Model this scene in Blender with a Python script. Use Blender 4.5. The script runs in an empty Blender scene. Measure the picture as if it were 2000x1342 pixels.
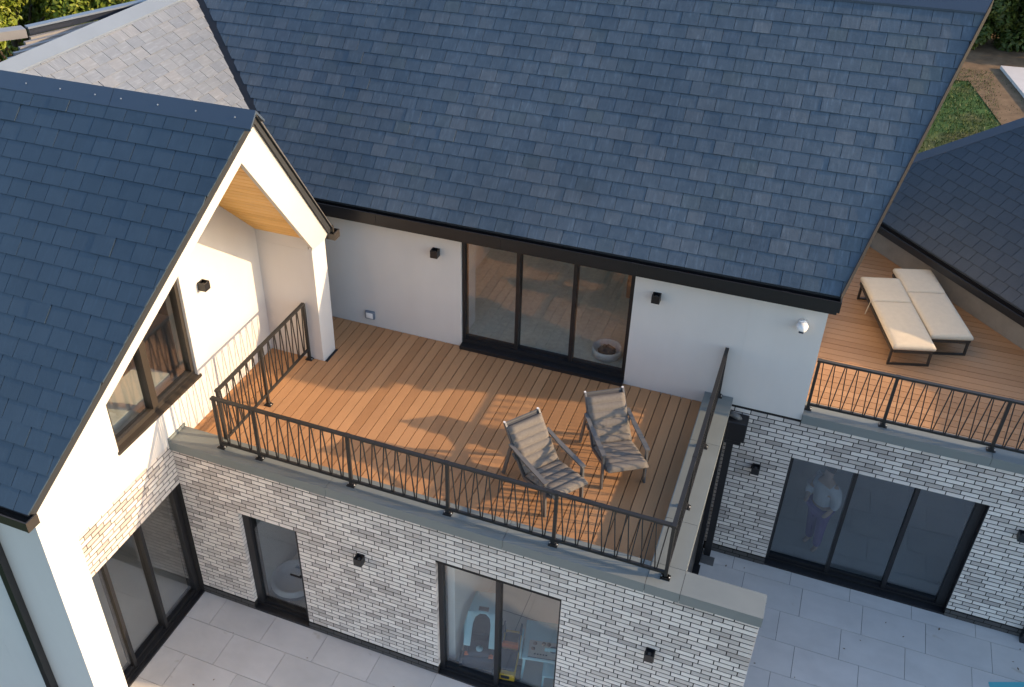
import bpy, bmesh, math, random
from mathutils import Vector, Matrix
random.seed(7)
C = bpy.context.scene.collection
SC = bpy.context.scene
rad = math.radians

# ------------------------------------------------------------------ camera, world, sun, exposure
RC = ((0.924298, 0.3815561, -0.0093909), (0.2089672, -0.5264938, -0.8240977), (-0.3193837, 0.7597494, -0.5663699))
F, CX, CY, CAMZ = 1855.22, 886.14, 639.58, 11.6
cam = bpy.data.objects.new('camera', bpy.data.cameras.new('camera'))
C.objects.link(cam)
r, d, f = [Vector(v) for v in RC]
cam.matrix_world = Matrix(((r.x, -d.x, -f.x, 0), (r.y, -d.y, -f.y, 0), (r.z, -d.z, -f.z, CAMZ), (0, 0, 0, 1)))
cam.data.sensor_width = 36
cam.data.lens = F / 2000 * 36
cam.data.shift_x = (1000 - CX) / 2000
cam.data.shift_y = -(671 - CY) / 2000
cam.data.clip_end = 800
SC.camera = cam

SUN = Vector((1, .222, .335)).normalized()
world = bpy.data.worlds.new('World')
SC.world = world
world.use_nodes = True
wn = world.node_tree.nodes
wl = world.node_tree.links
sky = wn.new('ShaderNodeTexSky')
sky.sky_type = 'NISHITA'
sky.sun_disc = False
sky.sun_elevation = math.asin(SUN.z)
sky.sun_rotation = math.atan2(SUN.x, SUN.y)
sky.altitude = 100
sky.air_density = 1.0
sky.dust_density = 1.4
sky.ozone_density = 1.9
wl.new(sky.outputs[0], wn['Background'].inputs[0])
wn['Background'].inputs[1].default_value = 0.15

sl = bpy.data.lights.new('sun', 'SUN')
sl.energy = 2.7
sl.angle = rad(0.6)
sl.color = (1.0, .71, .42)
so = bpy.data.objects.new('sun', sl)
C.objects.link(so)
so.rotation_euler = SUN.to_track_quat('Z', 'Y').to_euler()
so.location = (30, 10, 30)

SC.view_settings.view_transform = 'Standard'
SC.view_settings.look = 'None'
SC.view_settings.exposure = 1.38
SC.view_settings.gamma = 1
SC.view_settings.use_curve_mapping = False


def proj(p):
    v = Vector(p) - Vector((0, 0, CAMZ))
    x, y, z = v.dot(r), v.dot(d), v.dot(f)
    if z <= .1:
        return (-9999, -9999, 1e9)
    return (CX + F * x / z, CY + F * y / z, z)


def inframe(p, m=0):
    a = proj(p)
    return -m < a[0] < 2000 + m and -m < a[1] < 1342 + m


# ------------------------------------------------------------------ materials
def new_mat(name):
    m = bpy.data.materials.new(name)
    m.use_nodes = True
    m.node_tree.nodes.clear()
    return m, m.node_tree.nodes, m.node_tree.links


def mat(name, cols, rough=.6, var=.12, scale=6.0, stretch=(1, 1, 1), spec=.5, metal=0, bump=0, bscale=60,
        rvar=0.0, streak=0.0, sscale=(3, 40, 3), coat=0, spots=None, patch=0.0, pscale=.7, pstretch=(1, 1, 1), ptint=(1, 1, 1)):
    """cols: list of base colours picked per piece; noise of amount var multiplies it."""
    m, N, L = new_mat(name)
    out = N.new('ShaderNodeOutputMaterial')
    b = N.new('ShaderNodeBsdfPrincipled')
    L.new(b.outputs[0], out.inputs[0])
    tc = N.new('ShaderNodeTexCoord')
    oi = N.new('ShaderNodeObjectInfo')
    ge = N.new('ShaderNodeNewGeometry')
    add = N.new('ShaderNodeMath'); add.operation = 'ADD'
    L.new(oi.outputs['Random'], add.inputs[0]); L.new(ge.outputs['Random Per Island'], add.inputs[1])
    fr = N.new('ShaderNodeMath'); fr.operation = 'FRACT'
    L.new(add.outputs[0], fr.inputs[0])
    ramp = N.new('ShaderNodeValToRGB')
    ramp.color_ramp.interpolation = 'LINEAR' if len(cols) > 1 else 'CONSTANT'
    e = ramp.color_ramp.elements
    while len(e) > 1:
        e.remove(e[-1])
    for i, c in enumerate(cols):
        x = e[0] if i == 0 else e.new(i / max(1, len(cols) - 1))
        x.position = i / max(1, len(cols) - 1)
        x.color = (*c, 1)
    L.new(fr.outputs[0], ramp.inputs[0])
    # per-piece offset of the noise
    sc = N.new('ShaderNodeMath'); sc.operation = 'MULTIPLY'; sc.inputs[1].default_value = 37.0
    L.new(fr.outputs[0], sc.inputs[0])
    cmb = N.new('ShaderNodeCombineXYZ')
    for i in range(3):
        L.new(sc.outputs[0], cmb.inputs[i])
    va = N.new('ShaderNodeVectorMath'); va.operation = 'ADD'
    L.new(tc.outputs['Object'], va.inputs[0]); L.new(cmb.outputs[0], va.inputs[1])
    mp = N.new('ShaderNodeMapping'); mp.inputs['Scale'].default_value = stretch
    L.new(va.outputs[0], mp.inputs[0])
    no = N.new('ShaderNodeTexNoise'); no.inputs['Scale'].default_value = scale; no.inputs['Detail'].default_value = 6
    no.inputs['Roughness'].default_value = .6
    L.new(mp.outputs[0], no.inputs['Vector'])
    mr = N.new('ShaderNodeMapRange')
    mr.inputs['From Min'].default_value = .25; mr.inputs['From Max'].default_value = .75
    mr.inputs['To Min'].default_value = 1 - var; mr.inputs['To Max'].default_value = 1 + var
    L.new(no.outputs['Fac'], mr.inputs['Value'])
    mul = N.new('ShaderNodeVectorMath'); mul.operation = 'SCALE'
    L.new(ramp.outputs[0], mul.inputs[0]); L.new(mr.outputs[0], mul.inputs['Scale'])
    col = mul.outputs[0]
    if streak:
        mp2 = N.new('ShaderNodeMapping'); mp2.inputs['Scale'].default_value = sscale
        mp2.inputs['Rotation'].default_value = (0, 0, .35)
        L.new(va.outputs[0], mp2.inputs[0])
        n2 = N.new('ShaderNodeTexNoise'); n2.inputs['Scale'].default_value = 1.0; n2.inputs['Detail'].default_value = 5
        L.new(mp2.outputs[0], n2.inputs['Vector'])
        m2 = N.new('ShaderNodeMapRange')
        m2.inputs['From Min'].default_value = .52; m2.inputs['From Max'].default_value = .8
        m2.inputs['To Min'].default_value = 1; m2.inputs['To Max'].default_value = 1 + streak
        L.new(n2.outputs['Fac'], m2.inputs['Value'])
        mu2 = N.new('ShaderNodeVectorMath'); mu2.operation = 'SCALE'
        L.new(col, mu2.inputs[0]); L.new(m2.outputs[0], mu2.inputs['Scale'])
        col = mu2.outputs[0]
    if spots:
        sscale2, scol, thr = spots
        n3 = N.new('ShaderNodeTexNoise'); n3.inputs['Scale'].default_value = sscale2; n3.inputs['Detail'].default_value = 3
        L.new(va.outputs[0], n3.inputs['Vector'])
        m3 = N.new('ShaderNodeMapRange')
        m3.inputs['From Min'].default_value = thr; m3.inputs['From Max'].default_value = thr + .07
        L.new(n3.outputs['Fac'], m3.inputs['Value'])
        mx = N.new('ShaderNodeMix'); mx.data_type = 'RGBA'
        L.new(m3.outputs[0], mx.inputs['Factor'])
        L.new(col, mx.inputs[6]); mx.inputs[7].default_value = (*scol, 1)
        col = mx.outputs[2]
    if patch:
        mp4 = N.new('ShaderNodeMapping'); mp4.inputs['Scale'].default_value = pstretch
        L.new(ge.outputs['Position'], mp4.inputs[0])
        n4 = N.new('ShaderNodeTexNoise'); n4.inputs['Scale'].default_value = pscale; n4.inputs['Detail'].default_value = 5
        n4.inputs['Roughness'].default_value = .55
        L.new(mp4.outputs[0], n4.inputs['Vector'])
        m4 = N.new('ShaderNodeMapRange')
        m4.inputs['From Min'].default_value = .3; m4.inputs['From Max'].default_value = .7
        m4.inputs['To Min'].default_value = 0; m4.inputs['To Max'].default_value = 1
        L.new(n4.outputs['Fac'], m4.inputs['Value'])
        mu4 = N.new('ShaderNodeMix'); mu4.data_type = 'RGBA'; mu4.blend_type = 'MIX'
        L.new(m4.outputs[0], mu4.inputs['Factor'])
        mu4.inputs[6].default_value = (1 - patch, 1 - patch, 1 - patch, 1)
        mu4.inputs[7].default_value = (*[(1 + patch) * q for q in ptint], 1)
        m5 = N.new('ShaderNodeVectorMath'); m5.operation = 'MULTIPLY'
        L.new(col, m5.inputs[0]); L.new(mu4.outputs[2], m5.inputs[1])
        col = m5.outputs[0]
    L.new(col, b.inputs['Base Color'])
    b.inputs['Metallic'].default_value = metal
    b.inputs['Specular IOR Level'].default_value = spec
    if rvar:
        rr = N.new('ShaderNodeMapRange')
        rr.inputs['From Min'].default_value = .3; rr.inputs['From Max'].default_value = .7
        rr.inputs['To Min'].default_value = max(0.03, rough - rvar); rr.inputs['To Max'].default_value = rough + rvar
        L.new(no.outputs['Fac'], rr.inputs['Value'])
        L.new(rr.outputs[0], b.inputs['Roughness'])
    else:
        b.inputs['Roughness'].default_value = rough
    if coat:
        b.inputs['Coat Weight'].default_value = coat
    if bump:
        bn = N.new('ShaderNodeTexNoise'); bn.inputs['Scale'].default_value = bscale; bn.inputs['Detail'].default_value = 4
        L.new(mp.outputs[0], bn.inputs['Vector'])
        bp = N.new('ShaderNodeBump'); bp.inputs['Strength'].default_value = bump; bp.inputs['Distance'].default_value = .01
        L.new(bn.outputs['Fac'], bp.inputs['Height'])
        L.new(bp.outputs[0], b.inputs['Normal'])
    return m


def glass_mat(name, tint, f0=.09, rough=0.0):
    m, N, L = new_mat(name)
    out = N.new('ShaderNodeOutputMaterial')
    mx = N.new('ShaderNodeMixShader')
    tr = N.new('ShaderNodeBsdfTransparent'); tr.inputs[0].default_value = (*tint, 1)
    gl = N.new('ShaderNodeBsdfGlossy'); gl.inputs['Roughness'].default_value = rough
    gl.inputs['Color'].default_value = (.95, .97, 1, 1)
    tc = N.new('ShaderNodeTexCoord'); nz = N.new('ShaderNodeTexNoise'); nz.inputs['Scale'].default_value = 1.3
    L.new(tc.outputs['Object'], nz.inputs['Vector'])
    bp = N.new('ShaderNodeBump'); bp.inputs['Strength'].default_value = .035; bp.inputs['Distance'].default_value = .05
    L.new(nz.outputs['Fac'], bp.inputs['Height']); L.new(bp.outputs[0], gl.inputs['Normal'])
    lw = N.new('ShaderNodeLayerWeight'); lw.inputs[0].default_value = .5
    pw = N.new('ShaderNodeMath'); pw.operation = 'POWER'; pw.inputs[1].default_value = 4.0
    L.new(lw.outputs['Facing'], pw.inputs[0])
    ma = N.new('ShaderNodeMath'); ma.operation = 'MULTIPLY_ADD'
    ma.inputs[1].default_value = 1 - f0; ma.inputs[2].default_value = f0
    L.new(pw.outputs[0], ma.inputs[0])
    L.new(ma.outputs[0], mx.inputs[0]); L.new(tr.outputs[0], mx.inputs[1]); L.new(gl.outputs[0], mx.inputs[2])
    L.new(mx.outputs[0], out.inputs[0])
    return m


M = {}
M['render'] = mat('white_render', [(.595, .570, .545)], .85, .025, 1.2, patch=.03, pscale=.8, pstretch=(2, 2, .5), streak=.0, bump=.12, bscale=140, spec=.25)
SLCOL = [(.053, .077, .103), (.064, .088, .114), (.046, .070, .096), (.070, .092, .114), (.056, .080, .106), (.059, .083, .107), (.082, .100, .118), (.049, .072, .099), (.066, .087, .098)]
M['slate'] = mat('slate', SLCOL, .46, .14, 9, rvar=.10, patch=.20, pscale=.5, ptint=(1.05, 1.0, .96), streak=.55, sscale=(34, 5, 6), bump=.25, bscale=28, spec=.55, spots=(24, (.25, .27, .29), .755))
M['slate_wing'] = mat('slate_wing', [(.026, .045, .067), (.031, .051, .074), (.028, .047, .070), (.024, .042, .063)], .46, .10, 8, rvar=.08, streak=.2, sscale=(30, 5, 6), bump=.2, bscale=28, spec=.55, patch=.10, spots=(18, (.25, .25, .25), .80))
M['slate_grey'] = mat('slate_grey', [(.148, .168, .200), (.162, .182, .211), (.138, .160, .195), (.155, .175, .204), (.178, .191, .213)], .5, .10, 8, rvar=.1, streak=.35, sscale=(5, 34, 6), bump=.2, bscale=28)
M['underlay'] = mat('roof_underlay', [(.02, .022, .026)], .9, .1)
M['ridge'] = mat('blue_grey_flashing', [(.045, .064, .094)], .4, .06, 3, spec=.5)
M['slate_hip'] = mat('slate_hip', [(.025, .038, .056), (.028, .042, .060), (.022, .035, .052)], .5, .1, 8, bump=.2, bscale=28)
M['slat'] = mat('pale_slat', [(.24, .235, .23)], .5, .05)
M['flash'] = mat('pale_flashing', [(.15, .185, .235)], .45, .06, 2)
M['black'] = mat('black_metal', [(.012, .012, .014)], .42, .1, 4)
M['bronze'] = mat('dark_bronze_metal', [(.034, .028, .023)], .4, .1, 5)
M['rail'] = mat('railing_metal', [(.016, .0155, .0155)], .5, .15, 12)
M['zinc'] = mat('zinc_coping', [(.165, .185, .182)], .42, .07, 2.5, spec=.5, rvar=.08)
M['steel'] = mat('steel', [(.5, .5, .5)], .35, .1, metal=1)
M['brick'] = mat('pale_brick', [(.76, .695, .635), (.66, .595, .545), (.79, .725, .665), (.47, .42, .385), (.72, .655, .60), (.41, .365, .335), (.74, .675, .62), (.77, .705, .645), (.51, .455, .415)], .88, .10, 22, bump=.5, bscale=90, spec=.2)
M['mortar'] = mat('dark_mortar', [(.014, .012, .011)], .95, .2, 40, bump=.3)
M['plinth'] = mat('dark_plinth_brick', [(.055, .052, .052), (.07, .066, .064)], .8, .15, 20, bump=.3)
M['deck'] = mat('deck_board', [(.42, .222, .104), (.47, .256, .124), (.37, .191, .087), (.43, .232, .113)], .62, .10, 5, stretch=(14, .7, 8), bump=.25, bscale=26, spec=.3, patch=.07, pscale=.8, spots=(9, (.57, .34, .19), .74))
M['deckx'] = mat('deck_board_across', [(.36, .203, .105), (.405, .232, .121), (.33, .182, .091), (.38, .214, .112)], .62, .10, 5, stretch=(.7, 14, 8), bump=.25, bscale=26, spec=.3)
M['soffit'] = mat('timber_soffit', [(.74, .43, .11), (.80, .48, .14), (.66, .36, .08), (.77, .45, .12)], .5, .13, 5, stretch=(.8, 16, 16), bump=.1, spec=.4)
M['slab'] = mat('paving_slab', [(.56, .535, .505), (.60, .57, .54), (.53, .51, .485)], .55, .07, 2.2, patch=.06, pscale=1.1, spots=(2.3, (.46, .42, .36), .70), bump=.08, bscale=50, spec=.35, rvar=.06)
M['grout'] = mat('paving_joint', [(.05, .05, .052)], .9, .1)
M['glass'] = glass_mat('door_glass', (.98, .99, .98), .105)
M['glassd'] = glass_mat('dark_glass', (.80, .83, .84), .115)
M['glassw'] = glass_mat('window_glass', (.93, .95, .93), .12)
M['iwall'] = mat('interior_wall', [(.78, .78, .76)], .8, .03)
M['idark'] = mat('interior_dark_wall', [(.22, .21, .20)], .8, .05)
M['icarpet'] = mat('interior_carpet', [(.74, .77, .68)], .95, .15, 14, bump=.3)
M['itile'] = mat('interior_tile', [(.66, .62, .55)], .5, .06, 3)
M['iwood'] = mat('interior_timber', [(.30, .13, .06)], .5, .2, 5, stretch=(1, 8, 1))
M['cushion'] = mat('quilted_taupe_fabric', [(.175, .155, .135)], .95, .12, 30, bump=.5, bscale=320, spec=.15)
M['cream'] = mat('cream_fabric', [(.55, .475, .365)], .95, .05, 12, bump=.3, bscale=300, spec=.15)
M['alu'] = mat('grey_aluminium', [(.11, .107, .104)], .42, .08, 8)
M['white'] = mat('white_plastic', [(.78, .78, .78)], .35, .02)
M['bowl'] = mat('white_basket', [(.66, .68, .66)], .8, .1, 20)
M['darkcloth'] = mat('dark_cloth', [(.05, .05, .055)], .9, .2, 12)
M['lblue'] = mat('pale_blue_plastic', [(.38, .62, .66)], .35, .03)
M['navy'] = mat('dark_navy_plastic', [(.015, .022, .04)], .35, .1)
M['yellow'] = mat('yellow_plastic', [(.75, .46, .03)], .4, .04)
M['red'] = mat('dark_red_plastic', [(.30, .03, .03)], .4, .05)
M['orange'] = mat('orange_plastic', [(.65, .14, .03)], .4, .05)
M['beige'] = mat('beige_print', [(.62, .55, .46)], .5, .06)
M['brown'] = mat('brown_print', [(.30, .16, .09)], .5, .06)
M['stone'] = mat('upstand_stone', [(.22, .20, .175)], .8, .12, 5)
M['soil'] = mat('bare_soil', [(.17, .115, .07)], .95, .35, 2.2, bump=.8, bscale=14, spec=.1)
M['concrete'] = mat('pale_concrete', [(.50, .48, .47)], .8, .06, 3)
M['pool'] = mat('turquoise_water', [(.10, .42, .48)], .1, .1, 4)
M['skin'] = mat('skin', [(.52, .33, .23)], .6, .05)
M['shirt'] = mat('white_shirt', [(.62, .62, .64)], .9, .05)
M['purple'] = mat('purple_cloth', [(.13, .06, .26)], .9, .1)
M['hair'] = mat('brown_hair', [(.05, .03, .02)], .7, .1)
M['bark'] = mat('bark', [(.09, .065, .045)], .9, .3, 8)
M['leaf_lit'] = mat('leaf_yellow_green', [(.10, .14, .012), (.15, .19, .018), (.075, .11, .014), (.20, .21, .02), (.12, .16, .015)], .5, .2, 3, spec=.3)
M['leaf_dark'] = mat('leaf_deep_green', [(.05, .08, .014), (.07, .10, .018), (.036, .056, .012), (.11, .13, .02)], .5, .2, 3, spec=.3)


def grass_mat():
    m = mat('lawn_ground', [(.055, .10, .03)], .95, .4, 1.6, bump=.9, bscale=30, spec=.1)
    N, L = m.node_tree.nodes, m.node_tree.links
    b = [n for n in N if n.type == 'BSDF_PRINCIPLED'][0]
    src = b.inputs['Base Color'].links[0].from_socket
    tc = N.new('ShaderNodeTexCoord')
    n = N.new('ShaderNodeTexNoise'); n.inputs['Scale'].default_value = .28; n.inputs['Detail'].default_value = 5
    L.new(tc.outputs['Object'], n.inputs['Vector'])
    mr = N.new('ShaderNodeMapRange'); mr.inputs['From Min'].default_value = .52; mr.inputs['From Max'].default_value = .66
    L.new(n.outputs['Fac'], mr.inputs['Value'])
    mx = N.new('ShaderNodeMix'); mx.data_type = 'RGBA'
    L.new(mr.outputs[0], mx.inputs['Factor']); L.new(src, mx.inputs[6]); mx.inputs[7].default_value = (.13, .09, .05, 1)
    L.new(mx.outputs[2], b.inputs['Base Color'])
    return m


M['grass'] = grass_mat()


# ------------------------------------------------------------------ object helpers
class MB:
    def __init__(s):
        s.v = []; s.f = []; s.sm = []

    def add(s, vs, fs, smooth=False):
        k = len(s.v)
        s.v += [tuple(v) for v in vs]
        for q in fs:
            s.f.append([i + k for i in q]); s.sm.append(smooth)
        return s

    def box(s, x0, x1, y0, y1, z0, z1):
        return s.add([(x0, y0, z0), (x1, y0, z0), (x1, y1, z0), (x0, y1, z0), (x0, y0, z1), (x1, y0, z1), (x1, y1, z1), (x0, y1, z1)],
                     [(3, 2, 1, 0), (4, 5, 6, 7), (0, 1, 5, 4), (1, 2, 6, 5), (2, 3, 7, 6), (3, 0, 4, 7)])

    def hexa(s, a, b):
        """two quads a and b (lists of 4) joined"""
        return s.add(list(a) + list(b), [(3, 2, 1, 0), (4, 5, 6, 7), (0, 1, 5, 4), (1, 2, 6, 5), (2, 3, 7, 6), (3, 0, 4, 7)])

    def prism(s, a, b):
        n = len(a)
        return s.add(list(a) + list(b), [tuple(reversed(range(n))), tuple(range(n, 2 * n))] + [(i, (i + 1) % n, n + (i + 1) % n, n + i) for i in range(n)])

    def bar(s, p, q, w, h, up=(0, 0, 1)):
        p, q = Vector(p), Vector(q)
        t = (q - p).normalized(); up = Vector(up)
        if abs(t.dot(up)) > .98: up = Vector((1, 0, 0))
        sx = t.cross(up).normalized() * w / 2; sy = sx.cross(t).normalized() * h / 2
        o = [(-1, -1), (1, -1), (1, 1), (-1, 1)]
        return s.hexa([p + sx * i + sy * j for i, j in o], [q + sx * i + sy * j for i, j in o])

    def tube(s, pts, rr, n=10, caps=True, smooth=True):
        pts = [Vector(p) for p in pts]
        if not hasattr(rr, '__len__'): rr = [rr] * len(pts)
        k = len(s.v); ref = None
        for i, p in enumerate(pts):
            t = (pts[min(i + 1, len(pts) - 1)] - pts[max(i - 1, 0)]).normalized()
            if ref is None: ref = Vector((1, 0, 0)) if abs(t.x) < .8 else Vector((0, 1, 0))
            a = t.cross(ref).normalized(); b = t.cross(a); ref = b.cross(t).normalized() if False else ref
            for j in range(n):
                w = 2 * math.pi * j / n
                s.v.append(tuple(p + (a * math.cos(w) + b * math.sin(w)) * rr[i]))
        for i in range(len(pts) - 1):
            for j in range(n):
                s.f.append([k + i * n + j, k + i * n + (j + 1) % n, k + (i + 1) * n + (j + 1) % n, k + (i + 1) * n + j]); s.sm.append(smooth)
        if caps:
            s.f.append([k + j for j in reversed(range(n))]); s.sm.append(False)
            s.f.append([k + (len(pts) - 1) * n + j for j in range(n)]); s.sm.append(False)
        return s

    def lathe(s, prof, c=(0, 0, 0), n=24, smooth=True):
        k = len(s.v)
        for rr, z in prof:
            for j in range(n):
                w = 2 * math.pi * j / n
                s.v.append((c[0] + rr * math.cos(w), c[1] + rr * math.sin(w), c[2] + z))
        for i in range(len(prof) - 1):
            for j in range(n):
                s.f.append([k + i * n + j, k + i * n + (j + 1) % n, k + (i + 1) * n + (j + 1) % n, k + (i + 1) * n + j]); s.sm.append(smooth)
        return s

    def mesh(s, name):
        me = bpy.data.meshes.new(name)
        me.from_pydata(s.v, [], s.f)
        me.polygons.foreach_set('use_smooth', s.sm)
        return me

    def build(s, name, m, parent=None, kind=None, bevel=0, seg=2):
        me = s.mesh(name)
        bm = bmesh.new(); bm.from_mesh(me)
        bmesh.ops.recalc_face_normals(bm, faces=bm.faces)
        if bevel:
            ed = [e for e in bm.edges if len(e.link_faces) == 2 and e.calc_face_angle(0) > .5]
            bmesh.ops.bevel(bm, geom=ed, offset=bevel, segments=seg, profile=.5, affect='EDGES', clamp_overlap=True)
            if seg > 1:
                for q in bm.faces: q.smooth = True
        bm.to_mesh(me); bm.free()
        o = link(name, me, m, parent)
        if kind: o['kind'] = kind
        return o


def link(name, me, m=None, parent=None):
    if m is not None and not me.materials:
        me.materials.append(M[m] if isinstance(m, str) else m)
    o = bpy.data.objects.new(name, me)
    C.objects.link(o)
    if parent is not None:
        o.parent = parent
        if parent.get('_world'):
            o.matrix_parent_inverse = Matrix.Translation(-parent.location)
    return o


def thing(name, label, cat, loc=(0, 0, 0), rz=0, group=None, world=False):
    o = bpy.data.objects.new(name, None)
    C.objects.link(o)
    o.empty_display_size = .2
    o.location = loc; o.rotation_euler = (0, 0, rz)
    o['label'] = label; o['category'] = cat
    if group: o['group'] = group
    if world: o['_world'] = 1
    return o


def tag(o, label, cat, group=None):
    o['label'] = label; o['category'] = cat
    if group: o['group'] = group
    return o


def copy_tree(o, parent=None):
    c = o.copy(); C.objects.link(c); c.parent = parent
    for ch in list(o.children): copy_tree(ch, c)
    return c


UNIT = {}


def unit_box(m):
    if m not in UNIT:
        me = MB().box(0, 1, 0, 1, 0, 1).mesh('piece_' + m); me.materials.append(M[m]); UNIT[m] = me
    return UNIT[m]


# ------------------------------------------------------------------ wall core with openings, brick cladding
def wall_core(name, m, parent, axis, p0, p1, u0, u1, z0, z1, openings):
    """axis 'y': wall spans x=u, thickness y p0..p1 ; axis 'x': wall spans y=u, thickness x"""
    openings = [(o[0] - .007, o[1] + .007, o[2], o[3] + .004) for o in openings] if name.startswith('brick') else openings
    mb = MB()
    us = sorted({u0, u1, *[max(u0, min(u1, o[0])) for o in openings], *[max(u0, min(u1, o[1])) for o in openings]})
    for a, b in zip(us, us[1:]):
        if b - a < 1e-4: continue
        spans = sorted([(o[2], o[3]) for o in openings if o[0] <= a + 1e-5 and o[1] >= b - 1e-5])
        z = z0
        for s, e in spans + [(z1, z1)]:
            if s - z > 1e-4:
                if axis == 'y': mb.box(a, b, p0, p1, z, min(s, z1))
                else: mb.box(p0, p1, a, b, z, min(s, z1))
            z = max(z, e)
    return mb.build(name, m, parent)


def bricks(parent, axis, plane, sgn, u0, u1, z0, z1, openings, m='brick', name='brick', depth=.095, limit=300, vis=None, bl=.2255, seed=1):
    """brick faces at 'plane', bodies go to the inner side (plane + sgn*depth)"""
    rng = random.Random(seed)
    L = []
    rows = int(round((z1 - z0) / .075))
    for j in range(rows):
        z = z0 + .075 * j
        off = (0 if j % 2 else bl / 2) + rng.choice((0, 0, 0, bl / 4, 0))
        cuts = sorted((max(u0, o[0]), min(u1, o[1])) for o in openings if o[2] < z + .06 and o[3] > z + .01)
        runs = []; st_ = u0
        for c0, c1 in cuts:
            if c0 - st_ > .03: runs.append((st_, c0))
            st_ = c1
        if u1 - st_ > .03: runs.append((st_, u1))
        for ra, rb in runs:
            k = math.floor((ra - (u0 - off)) / bl)
            edges = [ra]
            x_ = u0 - off + (k + 1) * bl
            while x_ < rb:
                edges.append(x_); x_ += bl
            edges.append(rb)
            if len(edges) > 2 and edges[1] - edges[0] < .05: edges.pop(1)
            if len(edges) > 2 and edges[-1] - edges[-2] < .05: edges.pop(-2)
            for a, b in zip(edges, edges[1:]):
                L.append((a + (.0065 if a > ra + 1e-5 else 0), b - (.0065 if b < rb - 1e-5 else 0), z + .0088, z + .067))
    def ctr(q):
        return ((q[0] + q[1]) / 2, plane, q[2] + .03) if axis == 'y' else (plane, (q[0] + q[1]) / 2, q[2] + .03)
    L = [q for q in L if inframe(ctr(q), 800)]
    def score(q):
        p = ctr(q); a = proj(p)
        ok = inframe(p) and (vis is None or vis(p, a))
        return (0 if ok else 1, a[2] / (q[1] - q[0]))
    L.sort(key=score)
    rest = MB()
    for i, (a, b, c, e) in enumerate(L):
        pr = plane - sgn * rng.uniform(0, .0018)
        if axis == 'y': bx = (a, b, min(pr, plane + sgn * depth), max(pr, plane + sgn * depth), c, e)
        else: bx = (min(pr, plane + sgn * depth), max(pr, plane + sgn * depth), a, b, c, e)
        if i < limit:
            o = link(name, unit_box(m), None, parent)
            o.location = (bx[0], bx[2], bx[4]); o.scale = (bx[1] - bx[0], bx[3] - bx[2], bx[5] - bx[4])
        else:
            rest.box(*bx)
    if rest.v:
        rest.build(name, m, parent, kind='stuff')


# ------------------------------------------------------------------ slates on a roof plane
def clip(poly, a, b, c):
    """keep a*x+b*y<=c"""
    out = []
    for i in range(len(poly)):
        p, q = poly[i], poly[(i + 1) % len(poly)]
        dp, dq = a * p[0] + b * p[1] - c, a * q[0] + b * q[1] - c
        if dp <= 0: out.append(p)
        if dp * dq < 0:
            t = dp / (dp - dq); out.append((p[0] + (q[0] - p[0]) * t, p[1] + (q[1] - p[1]) * t))
    return out


def area(p):
    return .5 * abs(sum(p[i][0] * p[(i + 1) % len(p)][1] - p[(i + 1) % len(p)][0] * p[i][1] for i in range(len(p))))


FULL = {}


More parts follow.
